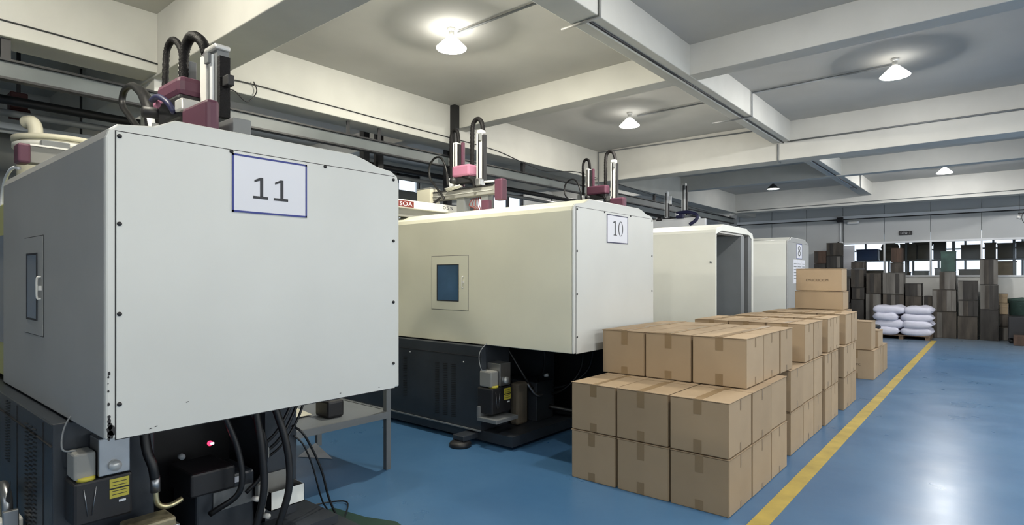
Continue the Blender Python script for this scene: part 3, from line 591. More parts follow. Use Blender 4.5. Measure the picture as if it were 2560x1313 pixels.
def chain(pts, r, parent, name='cable_chain'): return MB().tube(bez(pts, 12), r, 8, ridge=.86).build(name, 'rubber_chain', parent)
def robot(x, y, z, s, label, style='full', gap=.34):
    t = thing('takeout_robot', (x, y, z), label, 'robot', 'take-out robots above the machines')
    def P(dx, dy, dz): return (x + dx * s, y + dy * s, z + dz * s)
    def bx(a0, a1, b0, b1, c0, c1, nm, m, b=.004, par=None): return box(x + a0 * s, x + a1 * s, y + b0 * s, y + b1 * s, z + c0 * s, z + c1 * s, b=b * s).build(nm, m, par or t)
    g = gap
    white = style == 'white'
    # pedestal and beam
    bx(.02, .14, .0, .10, (2.207 - z) / s, .03, 'pedestal', 'iron_grey' if not white else 'frame_white'); bx(.40, .50, .0, .09, (2.207 - z) / s, .03, 'pedestal', 'iron_grey' if not white else 'frame_white')
    bm_ = bx(-.36, .62, -.02, .09, .02, .12, 'beam', 'duct_grey' if not white else 'frame_white', .006)
    bx(-.36, .60, -.024, -.016, .105, .122, 'beam_rail', 'black', .001, bm_); bx(-.36, .60, -.026, -.018, .06, .068, 'beam_rail', 'alu', .001, bm_)
    # first arm
    a = bx(-.03, .03, -.01, .05, .13, .66 if not white else .62, 'arm', 'alu_pale' if not white else 'frame_white', .004)
    bx(-.008, .008, -.014, -.009, .14, .65 if not white else .6, 'arm_groove', 'black', .001, a); bx(.03, .044, .0, .05, .13, .64 if not white else .4, 'arm_rail', 'black', .002, a)
    # second arm
    a = bx(g - .03, g + .045, -.01, .05, .16, .72, 'arm', 'alu_pale' if not white else 'frame_white', .004)
    bx(g - .004, g + .012, -.014, -.009, .17, .70, 'arm_groove', 'black', .001, a); bx(g + .045, g + .072, .0, .05, .16, .69, 'arm_rail', 'black', .002, a)
    bx(g - .025, g + .05, -.015, .055, .70, .745, 'arm_cap', 'alu', .01, a); bx(g + .02, g + .05, -.03, -.01, .62, .70, 'arm_clamp', 'iron_grey', .003, a)
    if not white:
        chain([P(-.10, .03, .15), P(-.10, .03, .45), P(-.10, .03, .72), P(-.075, .03, .80), P(-.03, .03, .815), P(.01, .03, .77), P(.025, .03, .66)], .022 * s, t)
        chain([P(g - .15, .05, .22), P(g - .15, .05, .55), P(g - .145, .05, .80), P(g - .11, .05, .875), P(g - .05, .05, .885), P(g, .05, .83), P(g + .02, .05, .73)], .027 * s, t)
        bx(.055, .09, .03, .07, .15, .66, 'arm_cover', 'purple', .01)
        p = bx(.04, g - .06, -.10, .04, .24, .37, 'motor_cover', 'purple_light' if style == 'full' else 'purple', .022)
        bx(.05, g - .07, -.08, .03, .17, .24, 'motor', 'black', .01)
        MB().cyl(P(.07, -.13, .2), P(.07, -.02, .2), .035 * s, 14).build('motor_drum', 'black', t)
        chain([P(.10, -.04, .24), P(.22, -.07, .23), P(.33, -.07, .19), P(.36, -.06, .11)], .018 * s, t, 'cable_chain')
        bx(.36, .44, -.06, .03, .12, .20, 'gripper_head', 'steel', .01)
        # hose loop and its control box
        MB().tube(bez([P(-.09, -.03, .16), P(-.12, -.03, .36), P(-.2, -.03, .50), P(-.31, -.03, .52), P(-.40, -.03, .44), P(-.40, -.03, .30), P(-.30, -.03, .18), P(-.18, -.03, .06), P(-.16, -.03, .02)], 8), .013 * s, 10).build('hose_loop', 'rubber', t)
        MB().cyl(P(-.10, .03, .12), P(-.10, .03, .26), .026 * s, 12).build('chain_socket', 'frame_white', t)
        if style == 'full':
            bx(-.60, -.36, -.06, .1, -.14, .16, 'control_box', 'cream_plastic', .008); bx(-.60, -.36, -.06, .1, .16, .175, 'control_lid', 'duct_grey', .003)
            MB().tube(bez([P(-.17, -.07, .04), P(-.3, -.09, -.04), P(-.45, -.1, -.07), P(-.52, -.1, -.14)]), .014 * s, 8).build('hose', 'rubber', t)
            MB().cyl(P(-.66, -.06, -.02), P(-.62, -.06, -.12), .03 * s, 12).build('lever_knob', 'cream_plastic', t)
            bx(.63, .74, -.04, .05, -.06, .17, 'end_cap', 'purple', .015); bx(.42, .53, -.02, .04, -.19, -.04, 'end_cap', 'purple', .01)
            MB().tube([P(.48, -.03, .155), P(.62, -.03, .15)], .012 * s, 8).build('cylinder_rod', 'frame_white', t)
            mb = MB(); [mb.tube([P(-.1, -.03 - .02 * k, .11 + .01 * k), P(.14, -.03 - .02 * k, .14 + .005 * k)], .008 * s, 8) for k in range(3)]; mb.build('air_cylinder', 'alu_pale', t)
            mb = MB(); random.seed(5)
            for k in range(5): mb.tube(bez([P(.25 + .03 * k, .02, .0), P(.22 + .05 * k, .0, -.08), P(.3 + .03 * k, .0, -.12), P(.26 + .05 * k, .0, -.2)]), .005 * s, 6)
            mb.build('wires', 'sign_red', t)
        else:
            bx(g + .0, g + .24, -.10, .0, -.08, .16, 'end_cap', 'purple', .02)
    else:
        bx(-.36, .78, -.10, -.03, -.06, .07, 'cover_plate', 'frame_white', .01); bx(.045, .09, .0, .05, .38, .54, 'arm_head', 'frame_white', .01)
        bx(-.36, .72, -.09, -.02, -.1, -.06, 'rail', 'black', .003)
        MB().tube(bez([P(.25, -.06, .2), P(.45, -.08, .2), P(.62, -.1, .14), P(.62, -.11, .05), P(.5, -.11, -.03)]), .03 * s, 12).build('hose', 'navy_ink', t)
        bx(.22, .36, -.08, .02, .1, .22, 'gripper_head', 'navy_ink', .012); MB().cyl(P(-.16, -.05, .1), P(-.08, -.05, .1), .045 * s, 12).build('motor_drum', 'black', t)
        MB().cyl(P(g - .12, -.04, .17), P(g - .05, -.04, .17), .045 * s, 12).build('joint', 'frame_white', t)
    return t
t = thing('takeout_robot', (-3.9, 1.45, 2.2), 'nearest take-out robot with maroon covers above the hood marked 11', 'robot', 'take-out robots above the machines')
def nb(x0, x1, y0, y1, z0, z1, nm, m, b=.004, par=None): return box(x0, x1, 1.45 + y0, 1.45 + y1, z0, z1, b=b).build(nm, m, par or t)
nb(-4.35, -3.20, .0, .10, 2.33, 2.42, 'beam', 'iron_grey'); nb(-4.2, -4.1, .0, .10, 2.205, 2.33, 'pedestal', 'iron_grey'); nb(-3.5, -3.4, .0, .10, 2.205, 2.33, 'pedestal', 'iron_grey')
a_ = nb(-3.99, -3.88, .02, .08, 2.42, 2.90, 'arm', 'iron_grey'); nb(-3.99, -3.955, .012, .02, 2.42, 2.90, 'arm_strip', 'alu_pale', .001, a_)
a_ = nb(-3.60, -3.40, .0, .07, 2.45, 2.86, 'arm', 'iron_grey'); nb(-3.60, -3.52, -.012, .0, 2.45, 2.84, 'arm_strip', 'alu_pale', .003, a_); nb(-3.465, -3.435, -.012, .0, 2.45, 2.82, 'arm_strip', 'frame_white', .002, a_)
nb(-3.40, -3.365, .0, .06, 2.45, 2.80, 'arm_rail', 'rubber_chain', .003, a_); nb(-3.58, -3.38, -.02, .07, 2.84, 2.87, 'arm_cap', 'alu', .01, a_); nb(-3.50, -3.45, -.03, -.012, 2.77, 2.83, 'arm_clamp', 'iron_grey', .003, a_)
nb(-3.36, -3.29, .01, .05, 2.62, 2.68, 'limit_switch', 'black', .006, a_)
chain([(-4.16, 1.45, 2.42), (-4.17, 1.45, 2.75), (-4.15, 1.45, 2.99), (-4.09, 1.45, 3.055), (-4.01, 1.45, 3.05), (-3.94, 1.46, 2.98), (-3.92, 1.47, 2.86)], .022, t)
chain([(-3.81, 1.43, 2.62), (-3.82, 1.43, 2.82), (-3.79, 1.43, 2.94), (-3.71, 1.43, 2.985), (-3.62, 1.43, 2.96), (-3.56, 1.44, 2.91), (-3.54, 1.45, 2.85)], .031, t)
nb(-3.84, -3.73, .08, .13, 2.60, 2.86, 'arm_cover', 'purple', .02)
nb(-3.98, -3.62, -.12, .03, 2.60, 2.72, 'motor_cover', 'purple', .035); nb(-4.02, -3.88, -.13, .0, 2.57, 2.65, 'cover_side', 'purple_light', .03)
nb(-3.95, -3.62, -.12, .02, 2.47, 2.61, 'motor', 'black', .02); MB().cyl((-3.98, 1.26, 2.55), (-3.98, 1.42, 2.56), .035, 14).build('motor_drum', 'black', t)
MB().tube(bez([(-3.95, 1.30, 2.62), (-3.82, 1.29, 2.615), (-3.7, 1.30, 2.56), (-3.66, 1.32, 2.50)]), .018, 8).build('hose', 'navy_ink', t)
nb(-3.66, -3.56, -.13, -.02, 2.50, 2.57, 'gripper_head', 'alu', .01)
nb(-3.56, -3.22, -.13, -.06, 2.20, 2.50, 'end_cap', 'purple', .02)
MB().cyl((-4.14, 1.38, 2.42), (-4.17, 1.36, 2.59), .022, 12).build('chain_socket', 'frame_white', t); MB().cyl((-3.98, 1.33, 2.38), (-3.98, 1.33, 2.49), .02, 12).build('post', 'alu_pale', t)
MB().tube(bez([(-4.20, 1.40, 2.38), (-4.38, 1.40, 2.48), (-4.66, 1.40, 2.66), (-4.83, 1.40, 2.78), (-4.80, 1.40, 2.87), (-4.64, 1.40, 2.88), (-4.42, 1.40, 2.78), (-4.25, 1.40, 2.60), (-4.17, 1.40, 2.40)], 8), [.022] * 40 + [.024 + .0015 * k for k in range(25)], 10).build('hose_loop', 'rubber', t)
robot(-4.76, 4.68, 2.42, 1.0, 'second take-out robot with pink motor cover beside a cream control box', 'full', gap=.37)
robot(-4.93, 7.75, 2.56, 1.02, 'third take-out robot rising behind the hood marked 10', 'mid', gap=.44)
robot(-5.10, 10.95, 2.58, 1.08, 'farthest take-out robot, all white arms over the open-ended machine', 'white', gap=.33)
# clamp beams (white channel with red plate) on the second machine
t = thing('machine_channel', (-5.0, 4.5, 2.2), 'pale machine channel with a red lettered plate, seen between the two hoods', 'channel')
box(-5.05, -4.95, 3.2, 5.08, 2.295, 2.385, b=.006).build('channel', 'alu_pale', t)
box(-5.15, -5.0, 3.4, 5.0, 2.205, 2.295).build('lower_block', 'duct_grey', t)
box(-5.06, -4.94, 4.93, 5.10, 2.205, 2.30).build('end_block', 'frame_white', t)
pl = box(-4.95, -4.945, 3.97, 4.22, 2.305, 2.372).build('name_plate', 'sign_red', t)
text('SOA', 'lettering', 'frame_white', pl, (-4.9445, 4.02, 2.316), (0, 1, 0), (0, 0, 1), .045, .18)
text('055', 'lettering', 'print_dark', t, (-4.949, 4.66, 2.33), (0, 1, 0), (0, 0, 1), .035, .16)
t = thing('control_cabinet', (-6.3, 6, 0), 'black cabinet standing behind the pale machine channel', 'cabinet')
box(-6.75, -5.9, 5.75, 6.2, 0, 2.56, b=.01).build('body', 'base_dark', t)
box(-6.3, -5.95, 5.74, 5.75, 2.3, 2.45).build('display', 'black', t)
tag(box(-6.98, -6.6, 5.22, 5.25, 2.6, 2.86).build('notice_board', 'paper'), 'blue and white notice board on the wall behind the near hood', 'board')

# ------------------------------------------------------------------ shelf rack between machines
t = thing('work_rack', (-4.2, 2.5, 0), 'dark steel rack with a low shelf between the first two machines', 'rack')
box(-4.75, -3.735, 2.0, 2.93, .455, .465).build('shelf', 'grey_metal', t)
box(-3.74, -3.72, 2.0, 2.93, .415, .467).build('shelf_edge', 'iron_grey', t); box(-4.75, -3.74, 2.93, 2.945, .42, .47).build('shelf_edge', 'iron_grey', t)
for x, y in ((-3.75, 2.90), (-4.75, 2.90), (-3.75, 2.0), (-4.75, 2.0)): box(x - .02, x + .02, y, y + .045, 0, .90).build('leg', 'iron_grey', t)
tag(box(-4.05, -3.86, 2.46, 2.60, .467, .60, b=.02).build('block', 'black'), 'black rounded block lying on the rack shelf', 'block')
mb = MB(); random.seed(11)
pts = []
for i in range(7):
    for j in range(6): pts.append((-4.72 + i * .11, 2.02 + j * .085, .475 + random.uniform(0, .13) * (1 if 0 < i < 6 and 0 < j < 5 else .1)))
mb.add(pts, [(i * 6 + j, (i + 1) * 6 + j, (i + 1) * 6 + j + 1, i * 6 + j + 1) for i in range(6) for j in range(5)])
o = mb.build('crumpled_wrap', 'cream_plastic'); o.modifiers.new('s', 'SOLIDIFY').thickness = .003
tag(o, 'crumpled cream plastic wrapping on the rack shelf', 'wrapping')
t = thing('paper_tray', (-4.0, 2.15, .467), 'small open carton tray leaning on the rack shelf', 'tray')
box(-4.2, -4.02, 2.05, 2.25, .467, .475).build('bottom', 'dusty_box', t); box(-4.024, -4.02, 2.05, 2.25, .467, .56).build('side', 'dusty_box', t); box(-4.2, -4.02, 2.246, 2.25, .467, .56).build('side', 'duct_grey', t)
conduit(bez([(-3.14, 1.76, .68), (-3.1, 1.80, .64), (-3.1, 1.86, .54), (-3.1, 1.93, .38), (-3.1, 1.98, .2), (-3.1, 2.05, .05), (-3.08, 2.1, .012), (-2.95, 2.15, .012)]), .007, 'rubber', 'black cable hanging from the near machine down to the floor', 'cable', name='cable')
conduit(bez([(-3.14, 1.77, .62), (-3.12, 1.82, .56), (-3.12, 1.88, .42), (-3.14, 1.96, .18), (-3.25, 2.1, .012), (-3.5, 2.1, .012), (-3.4, 2.3, .012), (-3.15, 2.12, .012)]), .005, 'rubber', 'thin black wire curling on the blue floor by the near machine', 'cable', name='cable')
tag(MB().add([(-3.3, 1.85, .0025), (-2.95, 1.9, .0025), (-2.78, 2.12, .0025), (-2.74, 2.3, .0025), (-2.9, 2.33, .0025), (-3.1, 2.25, .0025), (-3.4, 2.2, .0025)], [(0, 1, 2, 3, 4, 5, 6)]).build('floor_mat', 'green_paint'), 'dark green mat on the floor at the corner of the near machine', 'mat')
tag(MB().add([(-4.58, 2.62, .004), (-4.30, 2.78, .004), (-4.66, 2.84, .06)], [(0, 1, 2)]).build('paper_scrap', 'paper'), 'pale folded paper scrap on the floor under the rack', 'paper')
# old carton on the floor below machine 10
tag(box(-3.35, -2.95, 5.45, 5.85, 0, .58, b=.006).build('brown_bin', 'crate_carton'), 'shaded brown carton on the floor behind the hoses of the second machine', 'carton')

# ------------------------------------------------------------------ cartons
CM = ['cardboard', 'cardboard_b', 'cardboard', 'cardboard_c']
cnt = [0]
def carton(x0, x1, y0, y1, z0, z1, label, group, topgap=.004, tape=True, print_=None, name='carton'):
    cnt[0] += 1; rnd = random.Random(cnt[0] * 13)
    g = .005; x0 += g; x1 -= g; y0 += g; y1 -= g; z1 -= .007
    w, d, h = x1 - x0, y1 - y0, z1 - z0; cx, cy = (x0 + x1) / 2, (y0 + y1) / 2
    ro = rnd.uniform(-.008, .008)
    t = thing(name, (cx, cy, z0), label, 'carton', group); m_ = CM[cnt[0] % 4]
    bu = rnd.uniform(.001, .004)
    mb = MB(); bm = bmesh.new(); bmesh.ops.create_cube(bm, size=1)
    bmesh.ops.scale(bm, vec=(w - .006, d - .006, h - .004), verts=bm.verts); bmesh.ops.bevel(bm, geom=bm.edges[:], offset=.0045, segments=2, affect='EDGES')
    bmesh.ops.translate(bm, vec=(cx, cy, z0 + h / 2 - .002), verts=bm.verts); mb.bm(bm); mb.build('body', m_, t)
    for s_ in (0, 1):   # two top flaps meeting along Y
        xa, xb = (x0, cx - .001) if s_ == 0 else (cx + .001, x1)
        lift = rnd.uniform(0, topgap)
        z = z1 - .004
        f = MB().add([(xa, y0, z), (xb, y0, z), (xb, y1, z), (xa, y1, z), (xa, y0, z + .004), (xb, y0, z + .004 + (lift if s_ == 0 else 0)), (xb, y1, z + .004 + (lift if s_ == 0 else 0)), (xa, y1, z + .004)],
                     [(0, 1, 2, 3), (4, 5, 6, 7), (0, 1, 5, 4), (1, 2, 6, 5), (2, 3, 7, 6), (3, 0, 4, 7)])
        f.build('flap', m_, t)
    if tape:
        tw = .028; off = rnd.uniform(-.015, .015); c = cx + off; up = h * rnd.uniform(.26, .36); dn = h * rnd.uniform(.16, .26)
        MB().box(c - tw, c + tw, y0 - .0005, y1 + .0005, z1 + .0002, z1 + .0042 if topgap > .01 else z1 + .0012).build('tape', 'tape', t)
        for a, b_ in ((z1 - up, z1), (z0 + .004, z0 + dn)):
            box(c - tw, c + tw, y0 + .0016, y0 + .0026, a, b_).build('tape', 'tape', t)
        if rnd.random() < .75:
            for a, b_ in ((z1 - up * .8, z1), (z0 + .004, z0 + dn * .7)):
                box(x1 - .0026, x1 - .0016, cy - .012, cy + .012, a, b_).build('tape', 'tape', t)
    if print_: text(print_[0], 'print', 'carton_print', t, (x0 + print_[1], y0 + .0012, z0 + print_[2]), (1, 0, 0), (0, 0, 1), print_[3], print_[4])
    if abs(ro) > 0: t.rotation_euler.z = ro * .6
    return t
H1, H2, H3 = .375, .74, 1.105
ORD = ['first', 'second', 'third', 'fourth']
def colname(i, n): return ['left', 'middle', 'right (aisle-side)'][i] if n == 3 else ['left', 'right'][i]
def cset(nm, xs_, ys_, tiers, group, start=0):
    k = 0
    for ti, (z0, z1) in tiers:
        for r_, (a, b_) in enumerate(zip(ys_, ys_[1:])):
            for c, (p, q) in enumerate(zip(xs_, xs_[1:])):
                tn = {0: 'bottom', 1: 'middle', 2: 'top'}[ti]
                jit = random.uniform(-.004, .004)
                pr = None
                if nm == 'second' and ti == 2 and r_ == 0 and c == 2: pr = ('RCIA', .04, .18, .022, .09)
                carton(p + jit, q + jit, a, b_, z0, z1, 'carton in the %s pallet block from the camera, %s tier, %s row, %s column' % (nm, tn, ORD[r_], colname(c, len(xs_) - 1)), group, topgap=.012 if ti == 2 else .004, print_=pr); k += 1
random.seed(21)
G = 'taped brown cartons stacked along the yellow line'
cset('nearest', [-2.52, -2.125, -1.715, -1.30], [3.72, 4.175, 4.635, 5.067], [(0, (0, H1)), (1, (H1, H2))], G)
cset('nearest', [-2.57, -2.17, -1.78, -1.365], [4.25, 4.665, 5.10, 5.48], [(2, (H2, H3))], G)
cset('second', [-2.50, -2.12, -1.74, -1.35], [5.35, 5.80, 6.20, 6.55], [(0, (0, H1)), (1, (H1, H2))], G)
cset('second', [-2.44, -2.08, -1.72, -1.36], [5.89, 6.22, 6.60], [(2, (H2, H3))], G)
cset('third', [-2.40, -2.05, -1.70, -1.345], [6.64, 6.96, 7.30], [(0, (0, H1)), (1, (H1, H2))], G)
cset('third', [-2.34, -2.02, -1.69, -1.35], [6.80, 7.09, 7.42], [(2, (H2, H3))], G)
cset('fourth', [-2.35, -2.02, -1.68, -1.335], [7.55, 7.98, 8.34], [(0, (0, H1)), (1, (H1, H2))], G)
cset('fourth', [-2.30, -1.98, -1.66, -1.345], [7.71, 8.08, 8.44], [(2, (H2, H3))], G)
for ti, (a, b_) in enumerate(((0, H1), (H1, H2), (H2, H3))):
    carton(-2.22, -1.5, 8.58, 9.02, a, b_, 'carton in the pile under the two tall cartons, %s tier' % ('bottom', 'middle', 'top')[ti], G)
carton(-2.13, -1.53, 8.60, 8.98, H3, 1.35, 'shorter plain carton standing on the far cartons, below the printed one', 'large cartons on top of the stack', tape=False)
carton(-2.12, -1.55, 8.62, 8.98, 1.35, 1.655, 'large carton with dark printed capitals on top of the far stack', 'large cartons on top of the stack', tape=False, print_=('EMUOUOOM', .13, .125, .035, .27))
G2 = 'loose cartons near the sacks'
Q = [10.04, 10.45, 10.95, 11.45]
for k in range(3): carton(-1.87, -1.385, Q[k], Q[k + 1], 0, .44, 'carton on the floor beyond the long stack, %s in its row' % ['nearest', 'middle', 'farthest'][k], G2, print_=('XHRISTC', .10, .2, .03, .2) if k == 0 else None)
carton(-1.87, -1.42, 10.06, 10.47, .44, .87, 'carton with folded top on the nearest low carton beyond the stack', G2, tape=False)
carton(-1.87, -1.39, 10.52, 10.98, .44, .70, 'shallow carton behind the folded-top carton', G2, tape=False)
tag(MB().tube(bez([(-1.5, 10.6, .73), (-1.45, 10.65, .76), (-1.42, 10.75, .74)]), [.02] + [.035] * 15 + [.02], 10).build('bundle', 'black'), 'black bundle lying on the shallow carton', 'bundle')

# ------------------------------------------------------------------ sacks on a pallet
def sack(x0, x1, y0, y1, z0, z1, label, seed):
    rnd = random.Random(seed); cx, cy, cz = (x0 + x1) / 2, (y0 + y1) / 2, (z0 + z1) / 2; a, b_, c = (x1 - x0) / 2, (y1 - y0) / 2, (z1 - z0) / 2
    nu, nv = 28, 14; vs = []; fs = []
    f = lambda q, e: math.copysign(abs(q) ** e, q)
    ph = [rnd.uniform(0, 6.28) for _ in range(4)]
    for j in range(nv + 1):
        v = -math.pi / 2 + math.pi * j / nv
        for i in range(nu):
            u = 2 * math.pi * i / nu
            k = 1 + .03 * math.sin(3 * u + ph[0]) * math.cos(v) + .02 * math.sin(5 * u + ph[1] + 2 * v)
            x = a * f(math.cos(v), .55) * f(math.cos(u), .4) * k; y_ = b_ * f(math.cos(v), .55) * f(math.sin(u), .4) * k
            z = c * 1.12 * f(math.sin(v), .62) * (1 - .42 * (abs(x / a) ** 6)) * (1 + .10 * math.sin(2.2 * x / a + ph[3])) + .012 * math.sin(6 * x / a + ph[2]) * (1 if v > 0 else 0)
            vs.append((cx + x, cy + y_, cz + z))
    for j in range(nv):
        for i in range(nu): p = j * nu + i; q = j * nu + (i + 1) % nu; fs.append((p, q, q + nu, p + nu))
    t = thing('sack', (cx, cy, z0), label, 'sack', 'white sacks on the pallet')
    MB().add(vs, fs, True).build('bag', 'sack', t)
    MB().box(x1 - .03, x1 + .012, y0 + .06, y1 - .06, cz - .008, cz + .008).build('stitched_end', 'sack', t)
t = thing('pallet', (-1.78, 17.3, 0), 'low dark wooden pallet under the white sacks', 'pallet')
for k in range(7): box(-2.36, -1.2, 16.95 + k * .145, 17.05 + k * .145, .085, .105).build('deck_board', 'pallet_wood', t)
for x in (-2.34, -1.83, -1.30): box(x, x + .09, 16.97, 17.9, 0, .085).build('bearer', 'pallet_wood', t)
lay = [('bottom', .105, .28), ('second', .275, .45), ('third', .445, .62), ('top', .615, .80)]
for i, (nm, a, b_) in enumerate(lay):
    sp = (-2.40, -1.74, -1.18) if i % 2 else (-2.36, -1.84, -1.20)
    for j in range(2):
        q1, q2, q3 = [(0, 0, 0), (.02, .05, .01), (-.02, -.05, .02), (.03, .02, 0)][(i + j) % 4]; sack(sp[j] + q1, sp[j + 1] + .03 + q1, 16.90 + q2 * .4, 17.42, a - .006, b_ + .012 + q3 * .5, '%s-layer white sack at the %s front of the pallet' % (nm, ['left', 'right'][j]), i * 10 + j)
    for j in range(2):
        sack(sp[j], sp[j + 1] + .02, 17.43, 17.93, a, b_, '%s-layer white sack at the %s rear of the pallet' % (nm, ['left', 'right'][j]), i * 10 + j + 5)

# ------------------------------------------------------------------ old crates by the back wall
KN = {'b': ('crate_brown', 'brown'), 'k': ('crate_black', 'blackish'), 'g': ('crate_grey', 'weathered grey'), 'r': ('crate_red', 'reddish brown'), 't': ('crate_teal', 'dark green'), 'c': ('crate_carton', 'tan')}
stacks = [
 (-.31, .04, 17.95, [(.75, 'k'), (1.34, 'g'), (1.96, 'k')], 'tallest stack right of the aisle line'),
 (-1.23, -.74, 17.95, [(.66, 'b'), (1.21, 'b')], 'wide stack just right of the sacks'),
 (-.72, -.33, 17.97, [(.56, 'b'), (.96, 'k'), (1.44, 'k')], 'stack between the two tall stacks'),
 (-1.80, -1.45, 18.05, [(.5, 'b'), (1.03, 'b'), (1.36, 'k')], 'stack directly behind the sacks'),
 (-1.43, -1.25, 18.05, [(.5, 'k'), (1.04, 'k')], 'narrow stack behind the right end of the sacks'),
 (.05, .23, 18.2, [(.33, 'b'), (.63, 'b'), (.90, 'c'), (1.12, 'c')], 'narrow pile at the right edge'),
 (-3.62, -3.27, 17.95, [(.6, 'k'), (1.2, 'b'), (1.77, 'b'), (2.11, 'k'), (2.47, 'b')], 'tallest left stack beside the wall pipe'),
 (-3.94, -3.63, 17.95, [(.6, 'k'), (1.25, 'k'), (1.9, 'k'), (2.25, 'r')], 'stack at the far left end of the crates'),
 (-3.26, -3.03, 17.9, [(.4, 'k'), (.82, 'k'), (1.49, 'k')], 'narrow dark stack below the white curtain'),
 (-3.02, -2.71, 17.95, [(.37, 'k'), (.92, 'k'), (1.24, 'k'), (1.74, 'b'), (1.93, 'b')], 'stack under the blue tub seen through the window'),
 (-2.67, -2.32, 17.95, [(.39, 'g'), (1.08, 'g'), (1.63, 'b')], 'ribbed stack left of the pale metal case'),
 (-2.30, -1.83, 17.95, [(.48, 'b'), (1.08, 'b'), (1.64, 'g')], 'stack topped by the pale metal case'),
]
def crate(x0, x1, y0, z0, z1, k, label, d=.5):
    m_, cn = KN[k]; x0 += .004; x1 -= .004; z1 -= .006
    t = thing('crate', ((x0 + x1) / 2, y0 + d / 2, z0), label, 'crate', 'old crates stacked by the back wall')
    h = z1 - z0; w = x1 - x0
    box(x0 + .008, x1 - .008, y0 + .008, y0 + d, z0, z1 - .004, b=.004).build('body', m_, t)
    n = max(2, int(w / .085)) if k != 't' and k != 'c' else 0; rnd = random.Random(int(x0 * 1000) + int(z0 * 100))
    for i in range(n):
        a = x0 + w * i / n; e = x0 + w * (i + 1) / n; q = rnd.uniform(0, .012)
        o = box(a + .003, e - .003, y0 + q, y0 + .012, z0 + .01, z1 - .012 - rnd.uniform(0, .01)).build('plank', rnd.choice([m_, m_, 'crate_brown', 'crate_black', 'crate_grey']), t)
    if k in 'tc': box(x0 + .02, x1 - .02, y0, y0 + .01, z0 + h * .62, z0 + h * .68).build('rib', m_, t); box(x0, x1, y0 + .002, y0 + .012, z1 - .04, z1 - .01).build('rim', m_, t)
    box(x0, x1, y0, y0 + d, z1 - .012, z1).build('lid', m_, t)
    return t
lv = ['lowest', 'second up', 'third up', 'fourth up', 'topmost']
for (x0, x1, y0, tops, where) in stacks:
    z = 0
    for i, (zt, k) in enumerate(tops):
        rr = random.uniform(-.012, .012)
        pos = 'topmost' if i == len(tops) - 1 else lv[i]
        crate(x0 + rr, x1 + rr, y0 + random.uniform(-.02, .02), z, zt, k, '%s crate, %s in the %s' % (KN[k][1], pos, where)); z = zt
crate(-1.09, -.76, 17.96, 1.21, 1.66, 'g', 'weathered grey crate third up in the wide stack right of the sacks')
crate(-1.07, -.76, 17.96, 1.66, 2.17, 't', 'dark green crate topping the wide stack right of the sacks')
crate(-2.13, -1.87, 17.97, 1.64, 1.90, 'b', 'brown crate standing on the pale metal case')
crate(-2.11, -1.87, 17.97, 1.90, 2.28, 'r', 'reddish ribbed crate topmost above the pale metal case')
t = thing('waste_bin', (.48, 18.3, 0), 'dark green bin at the right edge by the back wall', 'bin')
MB().lathe((.48, 18.35, 0), [(0, .0), (.20, 0), (.25, .9), (.27, .92), (.27, .96), (.24, .97), (0, 1.0)], 24).build('body', 'crate_teal', t)
MB().lathe((.48, 18.35, 0), [(.275, .95), (.285, .96), (.28, 1.0), (0, 1.04)], 24).build('lid', 'crate_teal', t)
t = thing('tool_trolley', (.5, 17.6, 0), 'low black trolley with a small brown case at the right edge', 'trolley')
box(.22, .85, 17.45, 18.0, .12, .62, b=.01).build('body', 'black', t)
for x in (.28, .78): MB().cyl((x, 17.5, .06), (x, 17.54, .06), .06, 14).build('wheel', 'rubber', t); MB().cyl((x, 17.9, .06), (x, 17.94, .06), .06, 14).build('wheel', 'rubber', t)
tag(box(.30, .62, 17.0, 17.35, 0, .22, b=.01).build('tool_case', 'crate_red'), 'small brown case with a red stripe on the floor at the right edge', 'case')

# store room contents, seen through the strip window
random.seed(9)
def storebox(x0, x1, y, z0, z1, m_, label):
    t = thing('store_box', ((x0 + x1) / 2, y, z0), label, 'box', 'dusty boxes behind the strip window')
    box(x0, x1, y, y + .45, z0, z1 - .02, b=.02).build('body', m_, t); box(x0 - .01, x1 + .01, y - .01, y + .46, z1 - .03, z1, b=.008).build('lid', m_, t)
t = thing('store_rack', (0, 20.7, 0), 'grey storage rack standing in the room behind the strip window', 'rack')
for x in (-4.0, -2.05, -.95, .35, 1.6):
    for y in (20.45, 21.0): box(x, x + .05, y, y + .05, 0, 2.7).build('upright', 'iron_grey', t)
for z in (1.40, 2.02): box(-4.0, 1.65, 20.42, 21.05, z - .03, z).build('shelf', 'iron_grey', t)
wh = [(-3.95, -3.45, 2.02, 2.42, 'dusty_box'), (-3.30, -2.75, 2.02, 2.36, 'blue_plastic'), (-2.70, -2.20, 2.02, 2.33, 'dusty_box'), (-2.18, -1.78, 2.02, 2.50, 'dusty_box'), (-1.75, -1.45, 2.02, 2.46, 'dusty_box'),
      (-1.38, -1.10, 2.02, 2.62, 'crate_brown'), (-.75, -.30, 2.02, 2.42, 'dusty_box'), (-.24, .0, 2.02, 2.46, 'dusty_box'), (.03, .38, 2.02, 2.44, 'dusty_box'), (.42, .62, 2.02, 2.47, 'dusty_box'),
      (-3.9, -3.3, 1.40, 1.68, 'dusty_box'), (-3.2, -2.6, 1.40, 1.72, 'dusty_box'), (-2.45, -1.95, 1.40, 1.66, 'dusty_box'), (-1.85, -1.5, 1.40, 1.70, 'duct_grey'), (-1.35, -.95, 1.40, 1.78, 'duct_grey'), (-.8, -.15, 1.40, 1.74, 'dusty_box'), (.0, .42, 1.40, 1.95, 'crate_carton')]
